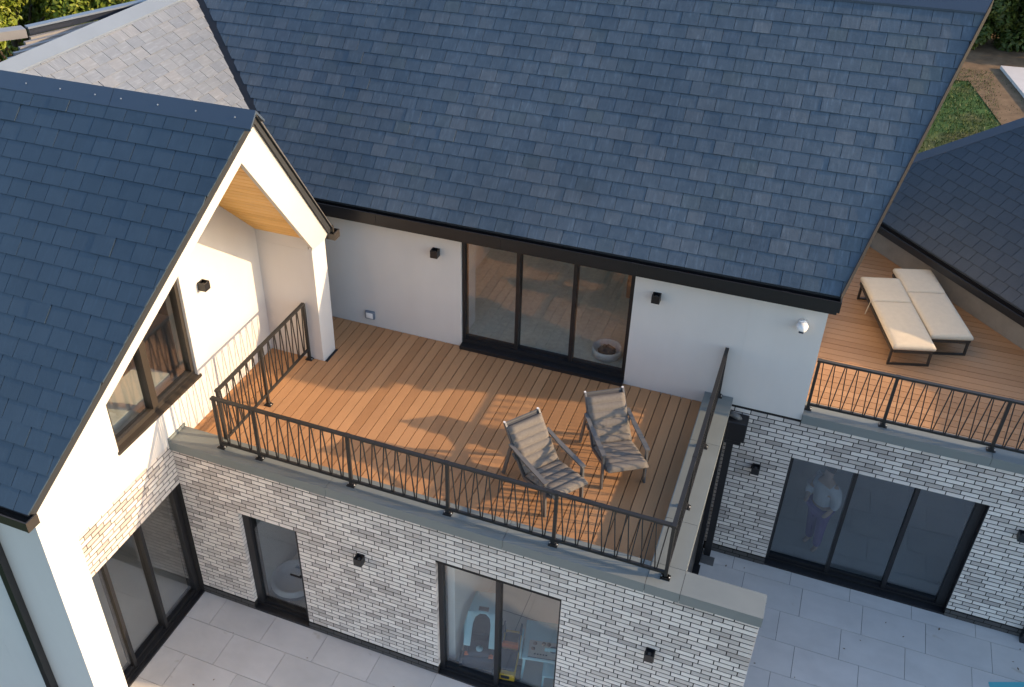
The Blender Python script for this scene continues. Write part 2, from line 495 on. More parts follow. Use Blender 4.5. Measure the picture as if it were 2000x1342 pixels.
def slates(parent, O, U, V, outline, m, w, g, limit=300, vis=None, seed=3, margin=130, t=.0105):
    """O origin, U along courses, V up the slope, outline convex polygon in (u,v)"""
    rng = random.Random(seed)
    O, U, V = Vector(O), Vector(U).normalized(), Vector(V).normalized()
    Nn = U.cross(V).normalized()
    if Nn.z < 0: Nn = -Nn
    # half planes
    cx = sum(p[0] for p in outline) / len(outline); cy = sum(p[1] for p in outline) / len(outline)
    hp = []
    for i in range(len(outline)):
        p, q = outline[i], outline[(i + 1) % len(outline)]
        a, b = q[1] - p[1], -(q[0] - p[0]); c = a * p[0] + b * p[1]
        if a * cx + b * cy > c: a, b, c = -a, -b, -c
        hp.append((a, b, c))
    us = [p[0] for p in outline]; vs = [p[1] for p in outline]
    R3 = Matrix((U, V, Nn)).transposed()
    L = []
    row = 0; v = min(vs)
    while v < max(vs):
        u = min(us) - w * (1.0 if row % 2 else 1.5) + rng.uniform(-.012, .012)
        jog = rng.uniform(-.004, .004)
        while u < max(us):
            ww = w - .006
            pl = [(u, v + jog), (u + ww, v + jog), (u + ww, v + g + .02), (u, v + g + .02)]
            full = True
            for a, b, c in hp:
                if any(a * p[0] + b * p[1] > c + 1e-6 for p in pl):
                    full = False
            q = pl
            if not full:
                for a, b, c in hp:
                    q = clip(q, a, b, c)
                    if len(q) < 3: break
            if len(q) >= 3 and area(q) > .0012:
                mid = O + U * (sum(p[0] for p in q) / len(q)) + V * (sum(p[1] for p in q) / len(q))
                if inframe(mid, margin + 650):
                    L.append((full, u, v + jog, q, mid))
            u += w
        v += g; row += 1

    def score(s):
        a = proj(s[4])
        ok = inframe(s[4], 4) and (vis is None or vis(s[4], a))
        return (0 if ok else 1, a[2] / max(.2, area(s[3]) / (w * g)))
    L.sort(key=score)

    def solid(q, v0, dz):
        top, bot = [], []
        for p in q:
            k = 1 - (p[1] - v0) / (g + .02)
            top.append((p[0], p[1], dz + .003 + t * max(0, k) + .001)); bot.append((p[0], p[1], -.006))
        return bot, top
    key = (m, w, g)
    if key not in FULL:
        b_, t_ = solid([(0, 0), (w - .006, 0), (w - .006, g + .02), (0, g + .02)], 0, 0)
        me = MB().prism(b_, t_).mesh('slate_' + m); me.materials.append(M[m]); FULL[key] = me
    rest = MB()
    for i, (full, u, v0, q, mid) in enumerate(L):
        dz = rng.uniform(0, .004) + (.006 if rng.random() < .03 else 0)
        rot = rng.uniform(-.004, .004)
        if i < limit and full:
            o = link('slate', FULL[key], None, parent)
            o.matrix_basis = Matrix.Translation(O + U * u + V * v0 + Nn * dz) @ (R3 @ Matrix.Rotation(rot, 3, 'Z')).to_4x4()
        else:
            b_, t_ = solid(q, v0, dz)
            W = [[O + U * p[0] + V * p[1] + Nn * p[2] for p in s] for s in (b_, t_)]
            if i < limit:
                MB().prism(W[0], W[1]).build('slate', m, parent)
            else:
                rest.prism(W[0], W[1])
    if rest.v:
        rest.build('slate', m, parent, kind='stuff')


def plane_slab(mb, poly, thick):
    poly = [Vector(p) for p in poly]
    n = (poly[1] - poly[0]).cross(poly[2] - poly[0]).normalized()
    if n.z < 0: n = -n
    mb.prism([p - n * thick for p in poly], poly)


# ------------------------------------------------------------------ sliding doors / windows
def sliding_door(parent, name, axis, plane, inn, u0, u1, z0, z1, mull, fw=.06, dep=.1, head=.05, sill=.07, glass='glass', m='black', left=None, right=None, lip=.0):
    """frame in plane; inn=+1 room lies to +axis, -1 to -axis. Panes are child parts of the frame."""
    def bx(mb, a, b, d0, d1, c, e):
        p, q = plane + inn * d0, plane + inn * d1
        p, q = min(p, q), max(p, q)
        if axis == 'y': mb.box(a, b, p, q, c, e)
        else: mb.box(p, q, a, b, c, e)
    left = fw if left is None else left
    right = fw if right is None else right
    fr = MB()
    bx(fr, u0, u0 + left, dep - .03, dep + .12, z0 + sill, z1 - head)
    bx(fr, u1 - right, u1, dep - .03, dep + .12, z0 + sill, z1 - head)
    bx(fr, u0, u1, dep - .034, dep + .12, z1 - head, z1)
    bx(fr, u0, u1, dep - .034, dep + .12, z0, z0 + sill)
    D = fr.build(name, m, parent)
    th = MB()
    bx(th, u0 + .003, u1 - .003, -lip, dep - .036, z0 - .02, z0 + sill * .45)
    th.build('threshold', m, D)
    edges = [u0 + left] + list(mull) + [u1 - right]
    for i in range(len(edges) - 1):
        a, b = edges[i], edges[i + 1]
        o = MB(); dd = dep + .01 + .035 * (i % 2)
        sw = .028
        if i > 0:
            st = MB(); bx(st, a - sw, a + sw, dep - .02, dep + .11, z0 + sill, z1 - head)
            st.build('mullion', m, D)
        bx(o, a + (sw if i else 0), b - (sw if i < len(edges) - 2 else 0), dd, dd + .012, z0 + sill, z1 - head)
        o.build('pane', glass, D)
        s2 = MB(); bx(s2, a + (sw if i else 0), b - (sw if i < len(edges) - 2 else 0), dd - .01, dd + .022, z0 + sill - .002, z0 + sill + .045)
        s2.build('bottom_rail', m, D)
    return D


# ================================================================== GROUND
gm = MB().add([(-160, -60, -.16), (160, -60, -.16), (160, 160, -.16), (-160, 160, -.16)], [(0, 1, 2, 3)])
lawn = gm.build('lawn', 'grass', kind='structure')
MB().box(-9, 14, 2.0, 11.9, -.15, -.012).build('paving', 'grout', kind='structure')
paving = bpy.data.objects['paving']
# slabs .87 x .565 in stretcher bond, full courses from the two house fronts
SW, SD = .8695, .5655


def slab_row(x0, x1, y0, y1, start):
    x = start
    while x < x1:
        a, b = max(x, x0), min(x + SW, x1)
        if b - a > .05 and inframe(((a + b) / 2, (y0 + y1) / 2, 0), 700):
            o = link('slab', unit_box('slab'), None, paving)
            o.location = (a + .003, y0 + .003, -.05 + random.uniform(-.0015, .0015)); o.scale = (b - a - .006, y1 - y0 - .006, .05)
        x += SW


for k in range(9):                       # left court, in front of the pale brick extension
    y1 = 7.545 - (.532 if k else 0) - (k - 1) * SD if k else 7.545
    y0 = 7.545 - .532 - k * SD
    slab_row(-7.365, .46, y0, y1, (-7.365 + .409 - SW if k % 2 == 0 else -7.365 + .865 - SW) - SW)
for k in range(11):                      # right court
    y1 = 11.27 if k == 0 else 11.0 - (k - 1) * SD
    y0 = 11.0 - k * SD
    if k == 0: st = .067
    elif k % 2: st = .263
    else: st = .263 - .27
    y0 = max(y0, 5.2)
    if y1 > y0: slab_row(-.43 if y1 > 7.6 else .46, 9.5, y0, y1, st - SW * 3)

MB().prism([(3.68, 10.26, -.001), (4.9, 10.75, -.001), (5.0, 8.4, -.001), (4.0, 8.0, -.001)], [(3.68, 10.26, .006), (4.9, 10.75, .006), (5.0, 8.4, .006), (4.0, 8.0, .006)]).build('pool_edge', 'pool', kind='structure')

# soil strip and path at the back of the lawn
MB().add([(-3, 35.5, -.14), (4.2, 36.2, -.14), (5.2, 31.5, -.14), (6.0, 29.6, -.14), (20, 24, -.14), (24, 46, -.14), (-3, 48, -.14)], [tuple(range(7))]).build('soil_bed', 'soil', kind='structure')
MB().prism([(5.24, 37.93, -.13), (9.5, 38.2, -.13), (12, 25, -.13), (6.6, 31.2, -.13)], [(5.24, 37.93, -.02), (9.5, 38.2, -.02), (12, 25, -.02), (6.6, 31.2, -.02)]).build('garden_path', 'concrete', kind='structure')

# ================================================================== MAIN HOUSE
HX0, HX1, HY = -11.2, .52, 11.27
LEAN = .345
house = thing('main_house', 'large white rendered house with wide dark slate roof and terrace sliding door', 'house', (-4, 14, 0), world=True)
DOOR = (-4.61, -2.007, 2.88, 4.815)
wall_core('facade_wall', 'render', house, 'y', HY, HY + .3, -8.2, -.44, 2.66, 4.99, [DOOR])
MB().box(-.4395, HX1, HY, HY + .3, 2.96, 4.99).build('facade_wall', 'render', house)
MB().box(HX1 - .3, HX1, HY + .302, 16.6, 2.6, 4.99).build('side_wall', 'render', house)
# roof plane z = y - 5.952, eave y=11.08 ; ridge y=14.06
ZC = -5.952
RY, RZ = 14.06, 14.06 + ZC
def vx(z): return .60 + LEAN * (z - 5.118)
roof = MB()
EY = 11.085
roof.prism([(HX0, EY, EY + ZC - .02), (vx(EY + ZC), EY, EY + ZC - .02), (vx(RZ), RY, RZ - .02), (HX0, RY, RZ - .02)],
           [(HX0, EY + .1, EY + ZC - .12), (vx(EY + ZC) - .02, EY + .1, EY + ZC - .12), (vx(RZ) - .02, RY, RZ - .2), (HX0, RY, RZ - .2)])
roof.prism([(HX0, RY + .002, RZ - .02), (vx(RZ), RY + .002, RZ - .02), (vx(5.1), 17.05, 5.1), (HX0, 17.05, 5.1)],
           [(HX0, RY + .002, RZ - .2), (vx(RZ) - .02, RY + .002, RZ - .2), (vx(5.1) - .02, 16.95, 4.98), (HX0, 16.95, 4.98)])
mroof = roof.build('main_roof', 'underlay', house)
S2 = math.sqrt(.5)
vmax = (RY - .12 - EY) / S2
ol = [(-7.20, 0), (vx(EY + ZC) - .015, 0), (vx(RZ - .12) - .015, vmax), (-7.20 - (vmax * S2) * 1.313, vmax)]
def vis_main(p, a):
    x, y = a[0], a[1]
    if x < 387: return False
    if y < 219: return x > 387 + (492 - 387) * y / 219 + 8
    return x > 492 + (640 - 492) * (y - 219) / (440 - 219) + 8
slates(mroof, (0, EY, EY + ZC), (1, 0, 0), (0, 1, 1), ol, 'slate', .2432, .2005, 300, vis_main, margin=140)
# verge trim stands proud of the slates
MB().hexa([(vx(EY + ZC) - .012, EY - .01, EY + ZC - .13), (vx(EY + ZC) + .0, EY - .01, EY + ZC - .13), (vx(EY + ZC) + .0, EY - .01, EY + ZC + .045), (vx(EY + ZC) - .012, EY - .01, EY + ZC + .045)],
          [(vx(RZ) - .012, RY, RZ - .13), (vx(RZ) + .0, RY, RZ - .13), (vx(RZ) + .0, RY, RZ + .05), (vx(RZ) - .012, RY, RZ + .05)]).build('verge_trim', 'black', mroof)
rg = MB()
rg.hexa([(HX0, RY - .17, RZ - .15), (vx(RZ - .17), RY - .17, RZ - .15), (vx(RZ), RY, RZ + .02), (HX0, RY, RZ + .02)],
        [(HX0, RY - .17, RZ - .12), (vx(RZ - .17), RY - .17, RZ - .12), (vx(RZ), RY, RZ + .05), (HX0, RY, RZ + .05)])
rg.build('ridge_capping', 'ridge', mroof)
# leaning gable on the right
gp = [(11.3, 5.0), (14.06, 7.9), (16.8, 5.0)]
MB().prism([(vx(z) - .06, y, z) for y, z in gp], [(HX1 - .3, y, z) for y, z in gp]).build('gable_wall', 'render', house)
# gutter (open box with dark channel) and soffit board
gt = MB()
gx0, gx1 = -7.0, .625
gt.box(gx0, gx1, 11.0, 11.018, 4.945, 5.10).box(gx0, gx1, 11.018, 11.13, 4.945, 4.962).box(gx0, gx1, 11.13, 11.145, 4.945, 5.08).box(gx1 - .012, gx1 + .004, 10.998, 11.147, 4.943, 5.102)
gt.build('gutter', 'black', house)
MB().box(gx0, .60, 11.147, 11.27, 4.82, 4.985).box(gx0, .6, 11.02, 11.146, 4.90, 4.943).build('fascia_board', 'black', house)
mdoor = sliding_door(house, 'sliding_door', 'y', HY, 1, *DOOR[:2], 2.88, 4.815, [-3.727, -2.868], fw=.05, dep=.07, head=.05, sill=.13, glass='glass', left=.05, right=.06, lip=.09)
for k in range(4):
    x_ = -5.9 + 1.95 * k
    MB().box(x_ - .05, x_ + .05, 10.994, 11.0175, 4.94, 5.104).build('gutter_joint', 'black', house)
# room behind the main sliding door
MB().box(-5.35, -.9, HY + .301, 15.6, 2.83, 2.879).build('room_floor', 'icarpet', house)
MB().box(-5.1, -4.66, HY + .302, 12.0, 2.88, 4.99).build('room_wall', 'iwall', house)
MB().box(-5.35, -5.25, 12.001, 15.6, 2.88, 4.99).box(-5.249, -.9, 15.5, 15.6, 2.88, 4.99).box(-1.0, -.9, HY + .302, 15.499, 2.88, 4.99).build('room_wall', 'iwall', house)
MB().box(-5.35, -.9, HY + .301, 15.6, 4.992, 5.04).build('room_ceiling', 'iwall', house)
MB().box(-2.55, -1.25, 13.6, 14.3, 2.88, 3.55).build('cabinet', 'iwood', house)

# ================================================================== REAR WING (light grey roof)
rear = thing('rear_wing', 'rear wing with a sunlit pale grey slate roof rising behind the gabled wing', 'house', (-10.3, 11, 0), world=True)
gs = .7607; GX, GZ = -10.304, 7.405
def gz(x): return GZ - gs * (x - GX)
tri = [(GX, 15.595 - GZ, GZ), (-6.92, 10.78, 4.83), (GX, GZ - ZC, GZ)]
bk = MB()
nb = MB()
plane_slab(nb, [(p[0], p[1], p[2] - .03) for p in tri], .05)
rroof = nb.build('pale_slate_roof', 'underlay', rear)
V = Vector((-1, 0, gs)).normalized()
hyp = math.sqrt(1 + gs * gs)
def guv(p): return (p[1], (GX + 4.0 - p[0]) * hyp)
O = Vector((GX + 4.0, 0, gz(GX + 4.0)))
inner = .21
tri2 = [(15.595 - GZ + .1, (4.0) * hyp - inner), (15.595 - GZ + inner * .5, 4 * hyp - inner), guv((-6.95, 10.78, 0)), (GZ - ZC - .05, 4 * hyp - inner)]
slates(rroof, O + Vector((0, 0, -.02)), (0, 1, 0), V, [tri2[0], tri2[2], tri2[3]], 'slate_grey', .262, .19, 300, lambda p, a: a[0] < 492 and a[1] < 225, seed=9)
fl = MB()
a0, a1 = 15.595 - GZ - .6, GZ - ZC + .6
fl.hexa([(GX + inner / hyp, a0, GZ - inner * gs / hyp - .02), (GX + inner / hyp, a1, GZ - inner * gs / hyp - .02), (GX, a1, GZ - .02), (GX, a0, GZ - .02)],
        [(GX + inner / hyp, a0, GZ - inner * gs / hyp + .012), (GX + inner / hyp, a1, GZ - inner * gs / hyp + .012), (GX, a1, GZ + .02), (GX, a0, GZ + .02)])
fl.build('ridge_flashing', 'flash', rear)
MB().prism([(GX, 7.8, GZ - .01), (GX, 14.8, GZ - .01), (GX - 3.4, 14.8, GZ - 2.6), (GX - 3.4, 10.6, GZ - 2.6)], [(GX, 7.8, GZ - .05), (GX, 14.8, GZ - .05), (GX - 3.4, 14.8, GZ - 2.65), (GX - 3.4, 10.6, GZ - 2.65)]).build('rear_roof_slope', 'slate_wing', rear)
MB().box(-13.4, -10.5, 10.8, 14.4, 0, 4.6).build('rear_wall', 'render', rear)
# valley gutter between the grey roof and the main roof
va_, vb_ = Vector((GX, GZ - ZC, GZ)), Vector((-6.92, 10.78, 4.83))
MB().hexa([va_ + Vector((-.05, .0, .03)), vb_ + Vector((-.05, 0, .03)), vb_ + Vector((.10, .07, .075)), va_ + Vector((.10, .07, .075))],
          [va_ + Vector((-.05, .0, -.04)), vb_ + Vector((-.05, 0, -.04)), vb_ + Vector((.10, .07, .0)), va_ + Vector((.10, .07, .0))]).build('valley_gutter', 'black', rear)

# ================================================================== GABLED WING
wing = thing('gabled_wing', 'white gabled wing with blue grey slate roof, leaning portal gable and timber soffit', 'house', (-8, 7.6, 0), world=True)
X0, XF = -7.365, -6.44
def xf(z): return XF + LEAN * max(0, z - 4.82)
WE, WR = 4.49, 7.6
def wz(y): return y + .395 if y <= WR else 15.595 - y
WRZ = wz(WR)
por = MB()
por.box(X0 - .35, XF, 4.54, 4.966, 0, 4.82)          # front pier
por.box(X0 - .35, XF, 10.117, 10.494, 2.3, 4.82)     # rear pier
A = [(4.54, 4.82), (4.54, 4.912), (7.6, 7.972), (7.54, 7.447), (4.966, 4.872), (4.966, 4.82)]
B = [(7.6, 7.972), (10.62, 4.952), (10.494, 4.82), (10.117, 4.82), (10.117, 4.872), (7.54, 7.447)]
for P in (A, B):
    por.prism([(xf(z), y, z) for y, z in P], [(xf(z) - .06, y, z) for y, z in P])
# joints: keep one continuous mesh
portal = por.build('portal_frame', 'render', wing)
# pier tops behind the leaning face
MB().box(-14, X0 - .351, 4.54, 4.9, 0, 4.83).build('front_wall', 'render', wing)
MB().prism([(X0 - .35, 4.54, 4.821), (X0 - .35, 4.966, 4.821), (X0 - .35, 4.966, 5.0), (X0 - .35, 4.56, 4.88)], [(XF - .061, 4.54, 4.821), (XF - .061, 4.966, 4.821), (XF - .061, 4.966, 5.0), (XF - .061, 4.56, 4.88)]).build('wall_head', 'render', wing)
MB().box(X0 - .3, XF - .061, 10.118, 10.494, 4.821, 5.03).build('wall_head', 'render', wing)
# recessed gable wall with door and sloped window
WIN = (6.63, 8.333, 3.60)
def wt(y): return y - 2.15
gw = MB()
def wpoly(P): gw.prism([(X0, y, z) for y, z in P], [(X0 - .3, y, z) for y, z in P])
GD = (4.967, 7.50, 2.275)
WB = 3.003
# render above the brick band
wpoly([(4.966, WB), (6.63, WB), (6.63, WIN[2]), (4.966, WIN[2])])
wpoly([(6.63, WB), (8.333, WB), (8.333, WIN[2]), (6.63, WIN[2])])
wpoly([(8.333, 2.6), (10.117, 2.6), (10.117, WIN[2]), (8.333, WIN[2])])
wpoly([(7.53, 2.6), (8.333, 2.6), (8.333, WB), (7.53, WB)])
wpoly([(4.966, WIN[2]), (6.63, WIN[2]), (6.63, wt(6.63)), (6.63, 6.67), (4.966, 5.006)])
wpoly([(6.63, wt(6.63)), (7.6, wt(7.6)), (7.6, 7.523), (7.54, 7.58), (6.63, 6.67)])
wpoly([(7.6, wt(7.6)), (8.333, wt(8.333)), (8.333, 6.79), (7.6, 7.523)])
wpoly([(8.333, WIN[2]), (10.117, WIN[2]), (10.117, 5.006), (8.333, 6.79)])
gw.build('gable_wall', 'render', wing)
bw = wall_core('brick_panel', 'mortar', wing, 'x', X0 - .3, X0 - .0045, 4.966, 7.53, 0, WB, [(GD[0], GD[1], 0, GD[2])])
bricks(bw, 'x', X0, -1, 4.966, 7.522, .153 + 28 * .075 + .022, WB, [], limit=300, seed=5, vis=lambda p, a: p[1] > 5.6)
sliding_door(wing, 'sliding_door', 'x', X0, -1, 4.968, 7.5, 0.0, 2.275, [5.984, 6.702], fw=.06, dep=.10, head=.03, sill=.06, glass='glass', right=.09, lip=.0)
# window
def win_frame():
    mb = MB(); xd0, xd1 = X0 - .05, X0 - .16
    y0, y1, z0 = WIN
    t = .062
    mb.box(xd1, xd0, y0, y1, z0, z0 + .09)
    mb.prism([(xd0, y0, z0 + .09), (xd0, y0 + t, z0 + .09), (xd0, y0 + t, wt(y0 + t)), (xd0, y0, wt(y0))], [(xd1, y0, z0 + .09), (xd1, y0 + t, z0 + .09), (xd1, y0 + t, wt(y0 + t)), (xd1, y0, wt(y0))])
    mb.prism([(xd0, y1 - t, z0 + .09), (xd0, y1, z0 + .09), (xd0, y1, wt(y1)), (xd0, y1 - t, wt(y1 - t))], [(xd1, y1 - t, z0 + .09), (xd1, y1, z0 + .09), (xd1, y1, wt(y1)), (xd1, y1 - t, wt(y1 - t))])
    W = mb.build('gable_window', 'bronze', wing)
    W['label'] = 'bronze framed sloped window'
    yc = 7.45
    MB().prism([(xd0 + .02, yc - .05, z0 + .09), (xd0 + .02, yc + .06, z0 + .09), (xd0 + .02, yc + .06, wt(yc + .06)), (xd0 + .02, yc - .05, wt(yc - .05))], [(xd1, yc - .05, z0 + .09), (xd1, yc + .06, z0 + .09), (xd1, yc + .06, wt(yc + .06)), (xd1, yc - .05, wt(yc - .05))]).build('mullion', 'bronze', W)
    for a, b in ((y0 + t, yc - .05), (yc + .06, y1 - t)):
        P = [(a, z0 + .09), (b, z0 + .09), (b, wt(b)), (a, wt(a))]
        MB().prism([(X0 - .1, y, z) for y, z in P], [(X0 - .112, y, z) for y, z in P]).build('pane', 'glassw', W)
    MB().hexa([(X0 - .05, y0 - .02, z0 - .03), (X0 - .05, y1 + .05, z0 - .03), (X0 - .05, y1 + .05, z0 + .02), (X0 - .05, y0 - .02, z0 + .02)],
              [(X0 + .022, y0 - .02, z0 - .04), (X0 + .022, y1 + .05, z0 - .04), (X0 + .022, y1 + .05, z0 + .0), (X0 + .022, y0 - .02, z0 + .0)]).build('sill', 'bronze', W)
win_frame()
# rooms behind the gable
MB().box(-13, X0 - .301, 4.92, 10.1, 2.98, 3.02).build('upper_floor', 'itile', wing)
MB().box(-13, X0 - .301, 4.92, 10.1, -.05, -.002).build('ground_floor', 'itile', wing)
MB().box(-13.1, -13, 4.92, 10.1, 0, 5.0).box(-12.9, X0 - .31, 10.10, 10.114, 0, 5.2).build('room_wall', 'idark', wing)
MB().box(-9.2, -8.3, 6.9, 7.9, 3.02, 3.85).build('dresser', 'iwood', wing)
MB().box(-8.3, -7.75, 6.75, 8.2, 3.02, 3.62).build('window_seat', 'iwall', wing)
# roof slabs (underlay) + slates
rf = MB()
XL = -14.2
def slabside(ya, yb, sgn):
    P = [(XL, ya, wz(ya) - .02), (xf(wz(ya)) - .004, ya, wz(ya) - .02), (xf(wz(yb)) - .004, yb, wz(yb) - .02), (XL, yb, wz(yb) - .02)]
    Q = [(p[0], p[1] + sgn * .06, p[2] - .075) for p in P]
    Q[2] = (P[2][0], P[2][1], P[2][2] - .09); Q[3] = (XL, P[3][1], P[3][2] - .09)
    rf.prism(P, Q)
slabside(WE, WR, 1)
slabside(10.68, WR + .001, -1)
wroof = rf.build('wing_roof', 'underlay', wing)
wv = (WR - .13 - WE) / S2
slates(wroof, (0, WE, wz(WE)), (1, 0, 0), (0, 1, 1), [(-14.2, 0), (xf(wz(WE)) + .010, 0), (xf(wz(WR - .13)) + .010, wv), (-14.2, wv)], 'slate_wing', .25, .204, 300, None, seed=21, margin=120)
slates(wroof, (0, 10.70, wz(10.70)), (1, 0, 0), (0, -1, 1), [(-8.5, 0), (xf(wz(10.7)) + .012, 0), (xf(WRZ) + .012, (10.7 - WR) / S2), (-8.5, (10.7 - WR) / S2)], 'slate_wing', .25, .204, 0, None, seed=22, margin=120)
# dry verge trims
for ya in (10.70,):
    za = wz(ya)
    w_ = .016
    h_ = .016
    MB().hexa([(xf(za) + .012, ya, za - h_), (xf(za) + .012 + w_, ya, za - h_), (xf(za) + .012 + w_, ya, za + .004), (xf(za) + .012, ya, za + .004)],
              [(xf(WRZ) + .012, WR, WRZ - h_), (xf(WRZ) + .012 + w_, WR, WRZ - h_), (xf(WRZ) + .012 + w_, WR, WRZ + .016), (xf(WRZ) + .012, WR, WRZ + .016)]).build('verge_trim', 'bronze' if ya < 6 else 'alu', wroof)
# ridge capping with seams and rivets
rc = MB()
def ridge_piece(xa, xb):
    mb = MB(); y = WR - .135
    mb.hexa([(xa, y, wz(y) - .005), (xb, y, wz(y) - .005), (xb, WR, WRZ), (xa, WR, WRZ)], [(xa, y, wz(y) + .022), (xb, y, wz(y) + .022), (xb, WR, WRZ + .034), (xa, WR, WRZ + .034)])
    y = WR + .135
    mb.hexa([(xa, WR, WRZ), (xb, WR, WRZ), (xb, y, wz(y) - .005), (xa, y, wz(y) - .005)], [(xa, WR, WRZ + .034), (xb, WR, WRZ + .034), (xb, y, wz(y) + .022), (xa, y, wz(y) + .022)])
    p = mb.build('ridge_capping', 'ridge', wroof)
    x = xa + .12
    rv = 0
    while x < xb - .02:
        yy = WR - .07
        MB().lathe([(.011, 0), (.010, .006), (.005, .009), (0.001, .010)], (0, 0, 0), 8).build('rivet', 'flash', p).matrix_basis = Matrix.Translation((x, yy, wz(yy) + .026)) @ Matrix.Rotation(rad(45), 4, 'X')
        x += .47
xr = xf(WRZ) + .03
for k in range(5):
    ridge_piece(xr - 1.75 * (k + 1) + .006, xr - 1.75 * k)
# timber soffit boards under the projecting roof, laid along x
def soff(y0, y1):
    n = 24
    par = None
    for i in range(n):
        a = y0 + (y1 - y0) * i / n; b = y0 + (y1 - y0) * (i + 1) / n - math.copysign(.016, y1 - y0)
        def sz(y): return 15.123 - y if y0 > 7.6 else y + .04
        za, zb = sz(a), sz(b)
        MB().prism([(X0 - .0, a, za), (xf(za) - .05, a, za), (xf(zb) - .05, b, zb), (X0, b, zb)], [(X0, a, za + .03), (xf(za) - .05, a, za + .03), (xf(zb) - .05, b, zb + .03), (X0, b, zb + .03)]).build('soffit_board', 'soffit', wing)
soff(10.117, 7.55); soff(4.966, 7.535)
# gutters and downpipe
g2 = MB().box(-14, -6.345, 4.385, 4.40, 4.765, 4.885).box(-14, -6.345, 4.40, 4.52, 4.765, 4.78).box(-14, -6.345, 4.521, 4.536, 4.765, 4.86).box(-6.357, -6.342, 4.383, 4.538, 4.763, 4.887)
g2.build('gutter', 'bronze', wing)
g3 = MB().box(-8.2, -6.30, 10.69, 10.70, 4.80, 4.92).box(-8.2, -6.30, 10.56, 10.69, 4.80, 4.812).box(-8.2, -6.30, 10.55, 10.56, 4.80, 4.90).box(-6.312, -6.298, 10.548, 10.702, 4.798, 4.922)
g3.build('gutter', 'bronze', wing)
MB().bar((-6.35, 10.60, 4.89), (-6.36, 10.6, 5.02), .03, .03).build('gutter_bracket', 'bronze', wing)
MB().box(-7.14, -7.055, 4.45, 4.535, 1.4, 4.77).build('downpipe', 'black', wing)
MB().tube([(-7.0, 4.53, 1.72), (-7.0, 4.42, 1.72), (-6.97, 4.38, 1.75), (-6.93, 4.40, 1.80)], .012, 8).build('tap', 'black', wing)

# ================================================================== TERRACE BLOCK (pale brick ground floor)
Y0 = 7.524
ext = thing('terrace_extension', 'pale brick ground floor extension carrying the large timber terrace', 'house extension', (-3.5, 9.5, 0), world=True)
D1 = (-6.455, -5.515, 0.0, 2.02)
D2 = (-3.455, -1.782, 0.0, 2.28)
fw_ = wall_core('brick_wall', 'mortar', ext, 'y', Y0 + .0045, Y0 + .30, X0 + .002, .455, 0, 2.93, [D1, D2])
bricks(fw_, 'y', Y0, 1, X0 + .004, .46, .15, 2.928, [D1, D2], limit=300, seed=2, depth=.10)
pl = None
for a_, b_ in ((X0 + .002, D1[0]), (D1[1], D2[0]), (D2[1], .455)):
    pl = MB().box(a_, b_, Y0 - .0115, Y0 + .004, 0, .149).build('plinth', 'mortar', ext)
bricks(pl, 'y', Y0 - .016, 1, X0 + .004, .455, 0, .15, [D1, D2], m='plinth', depth=.02, limit=120, seed=8)
# end of the wing wall and return wall
bricks(fw_, 'x', .462, -1, Y0 + .10, Y0 + .3, .15, 2.928, [], limit=0, seed=4, depth=.05)
ret = MB().box(-.62, -.45, 10.9, 11.26, 0, 2.93).build('return_pier', 'mortar', ext)
bricks(ret, 'x', -.44, -1, 10.9, 11.26, .15, 2.928, [], limit=0, seed=6)
MB().box(-.62, -.5, 7.83, 10.895, 0, 2.93).build('return_panel', 'bronze', ext)
MB().box(-.5, -.43, 7.83, 7.9, 0, 2.93).box(-.5, -.43, 10.84, 10.89, 0, 2.93).box(-.5, -.4, 7.9, 10.84, 0, .05).build('panel_frame', 'black', ext)
sd1 = sliding_door(ext, 'glazed_door', 'y', Y0, 1, *D1[:2], 0.0, 2.02, [], fw=.09, dep=.11, head=.06, sill=.10, glass='glassd', left=.11, right=.085, lip=.01)
MB().bar((-5.60, Y0 + .075, 1.02), (-5.60, Y0 + .04, 1.02), .025, .03).bar((-5.6, Y0 + .045, 1.02), (-5.76, Y0 + .045, 1.02), .02, .02).build('handle', 'black', sd1)
sd2 = sliding_door(ext, 'sliding_door', 'y', Y0, 1, *D2[:2], 0.0, 2.28, [-2.632], fw=.07, dep=.10, head=.015, sill=.07, glass='glass', left=.07, right=.035, lip=.01)
# rooms on the ground floor
MB().box(-7.3, -.7, Y0 + .301, 11.2, -.06, -.002).build('ground_floor', 'itile', ext)
jt = MB()
for k in range(8): jt.box(-7.2 + .9 * k, -7.194 + .9 * k, Y0 + .31, 11.2, -.001, .0012)
for k in range(5): jt.box(-7.3, -.7, Y0 + .75 + .62 * k, Y0 + .756 + .62 * k, -.001, .0016)
jt.build('floor_joint', 'grout', ext)
MB().box(-6.56, -6.445, Y0 + .302, 9.2, 0, 2.6).box(-3.42, -3.32, Y0 + .302, 10.4, 0, 2.6).box(-.75, -.66, Y0 + .302, 11.1, 0, 2.6).build('room_wall', 'iwall', ext)
MB().box(-7.3, -.66, 11.1, 11.2, 0, 2.6).build('back_wall', 'iwall', ext)
MB().box(-7.3, -.66, Y0 + .302, 11.2, 2.6, 2.66).build('room_ceiling', 'iwall', ext)
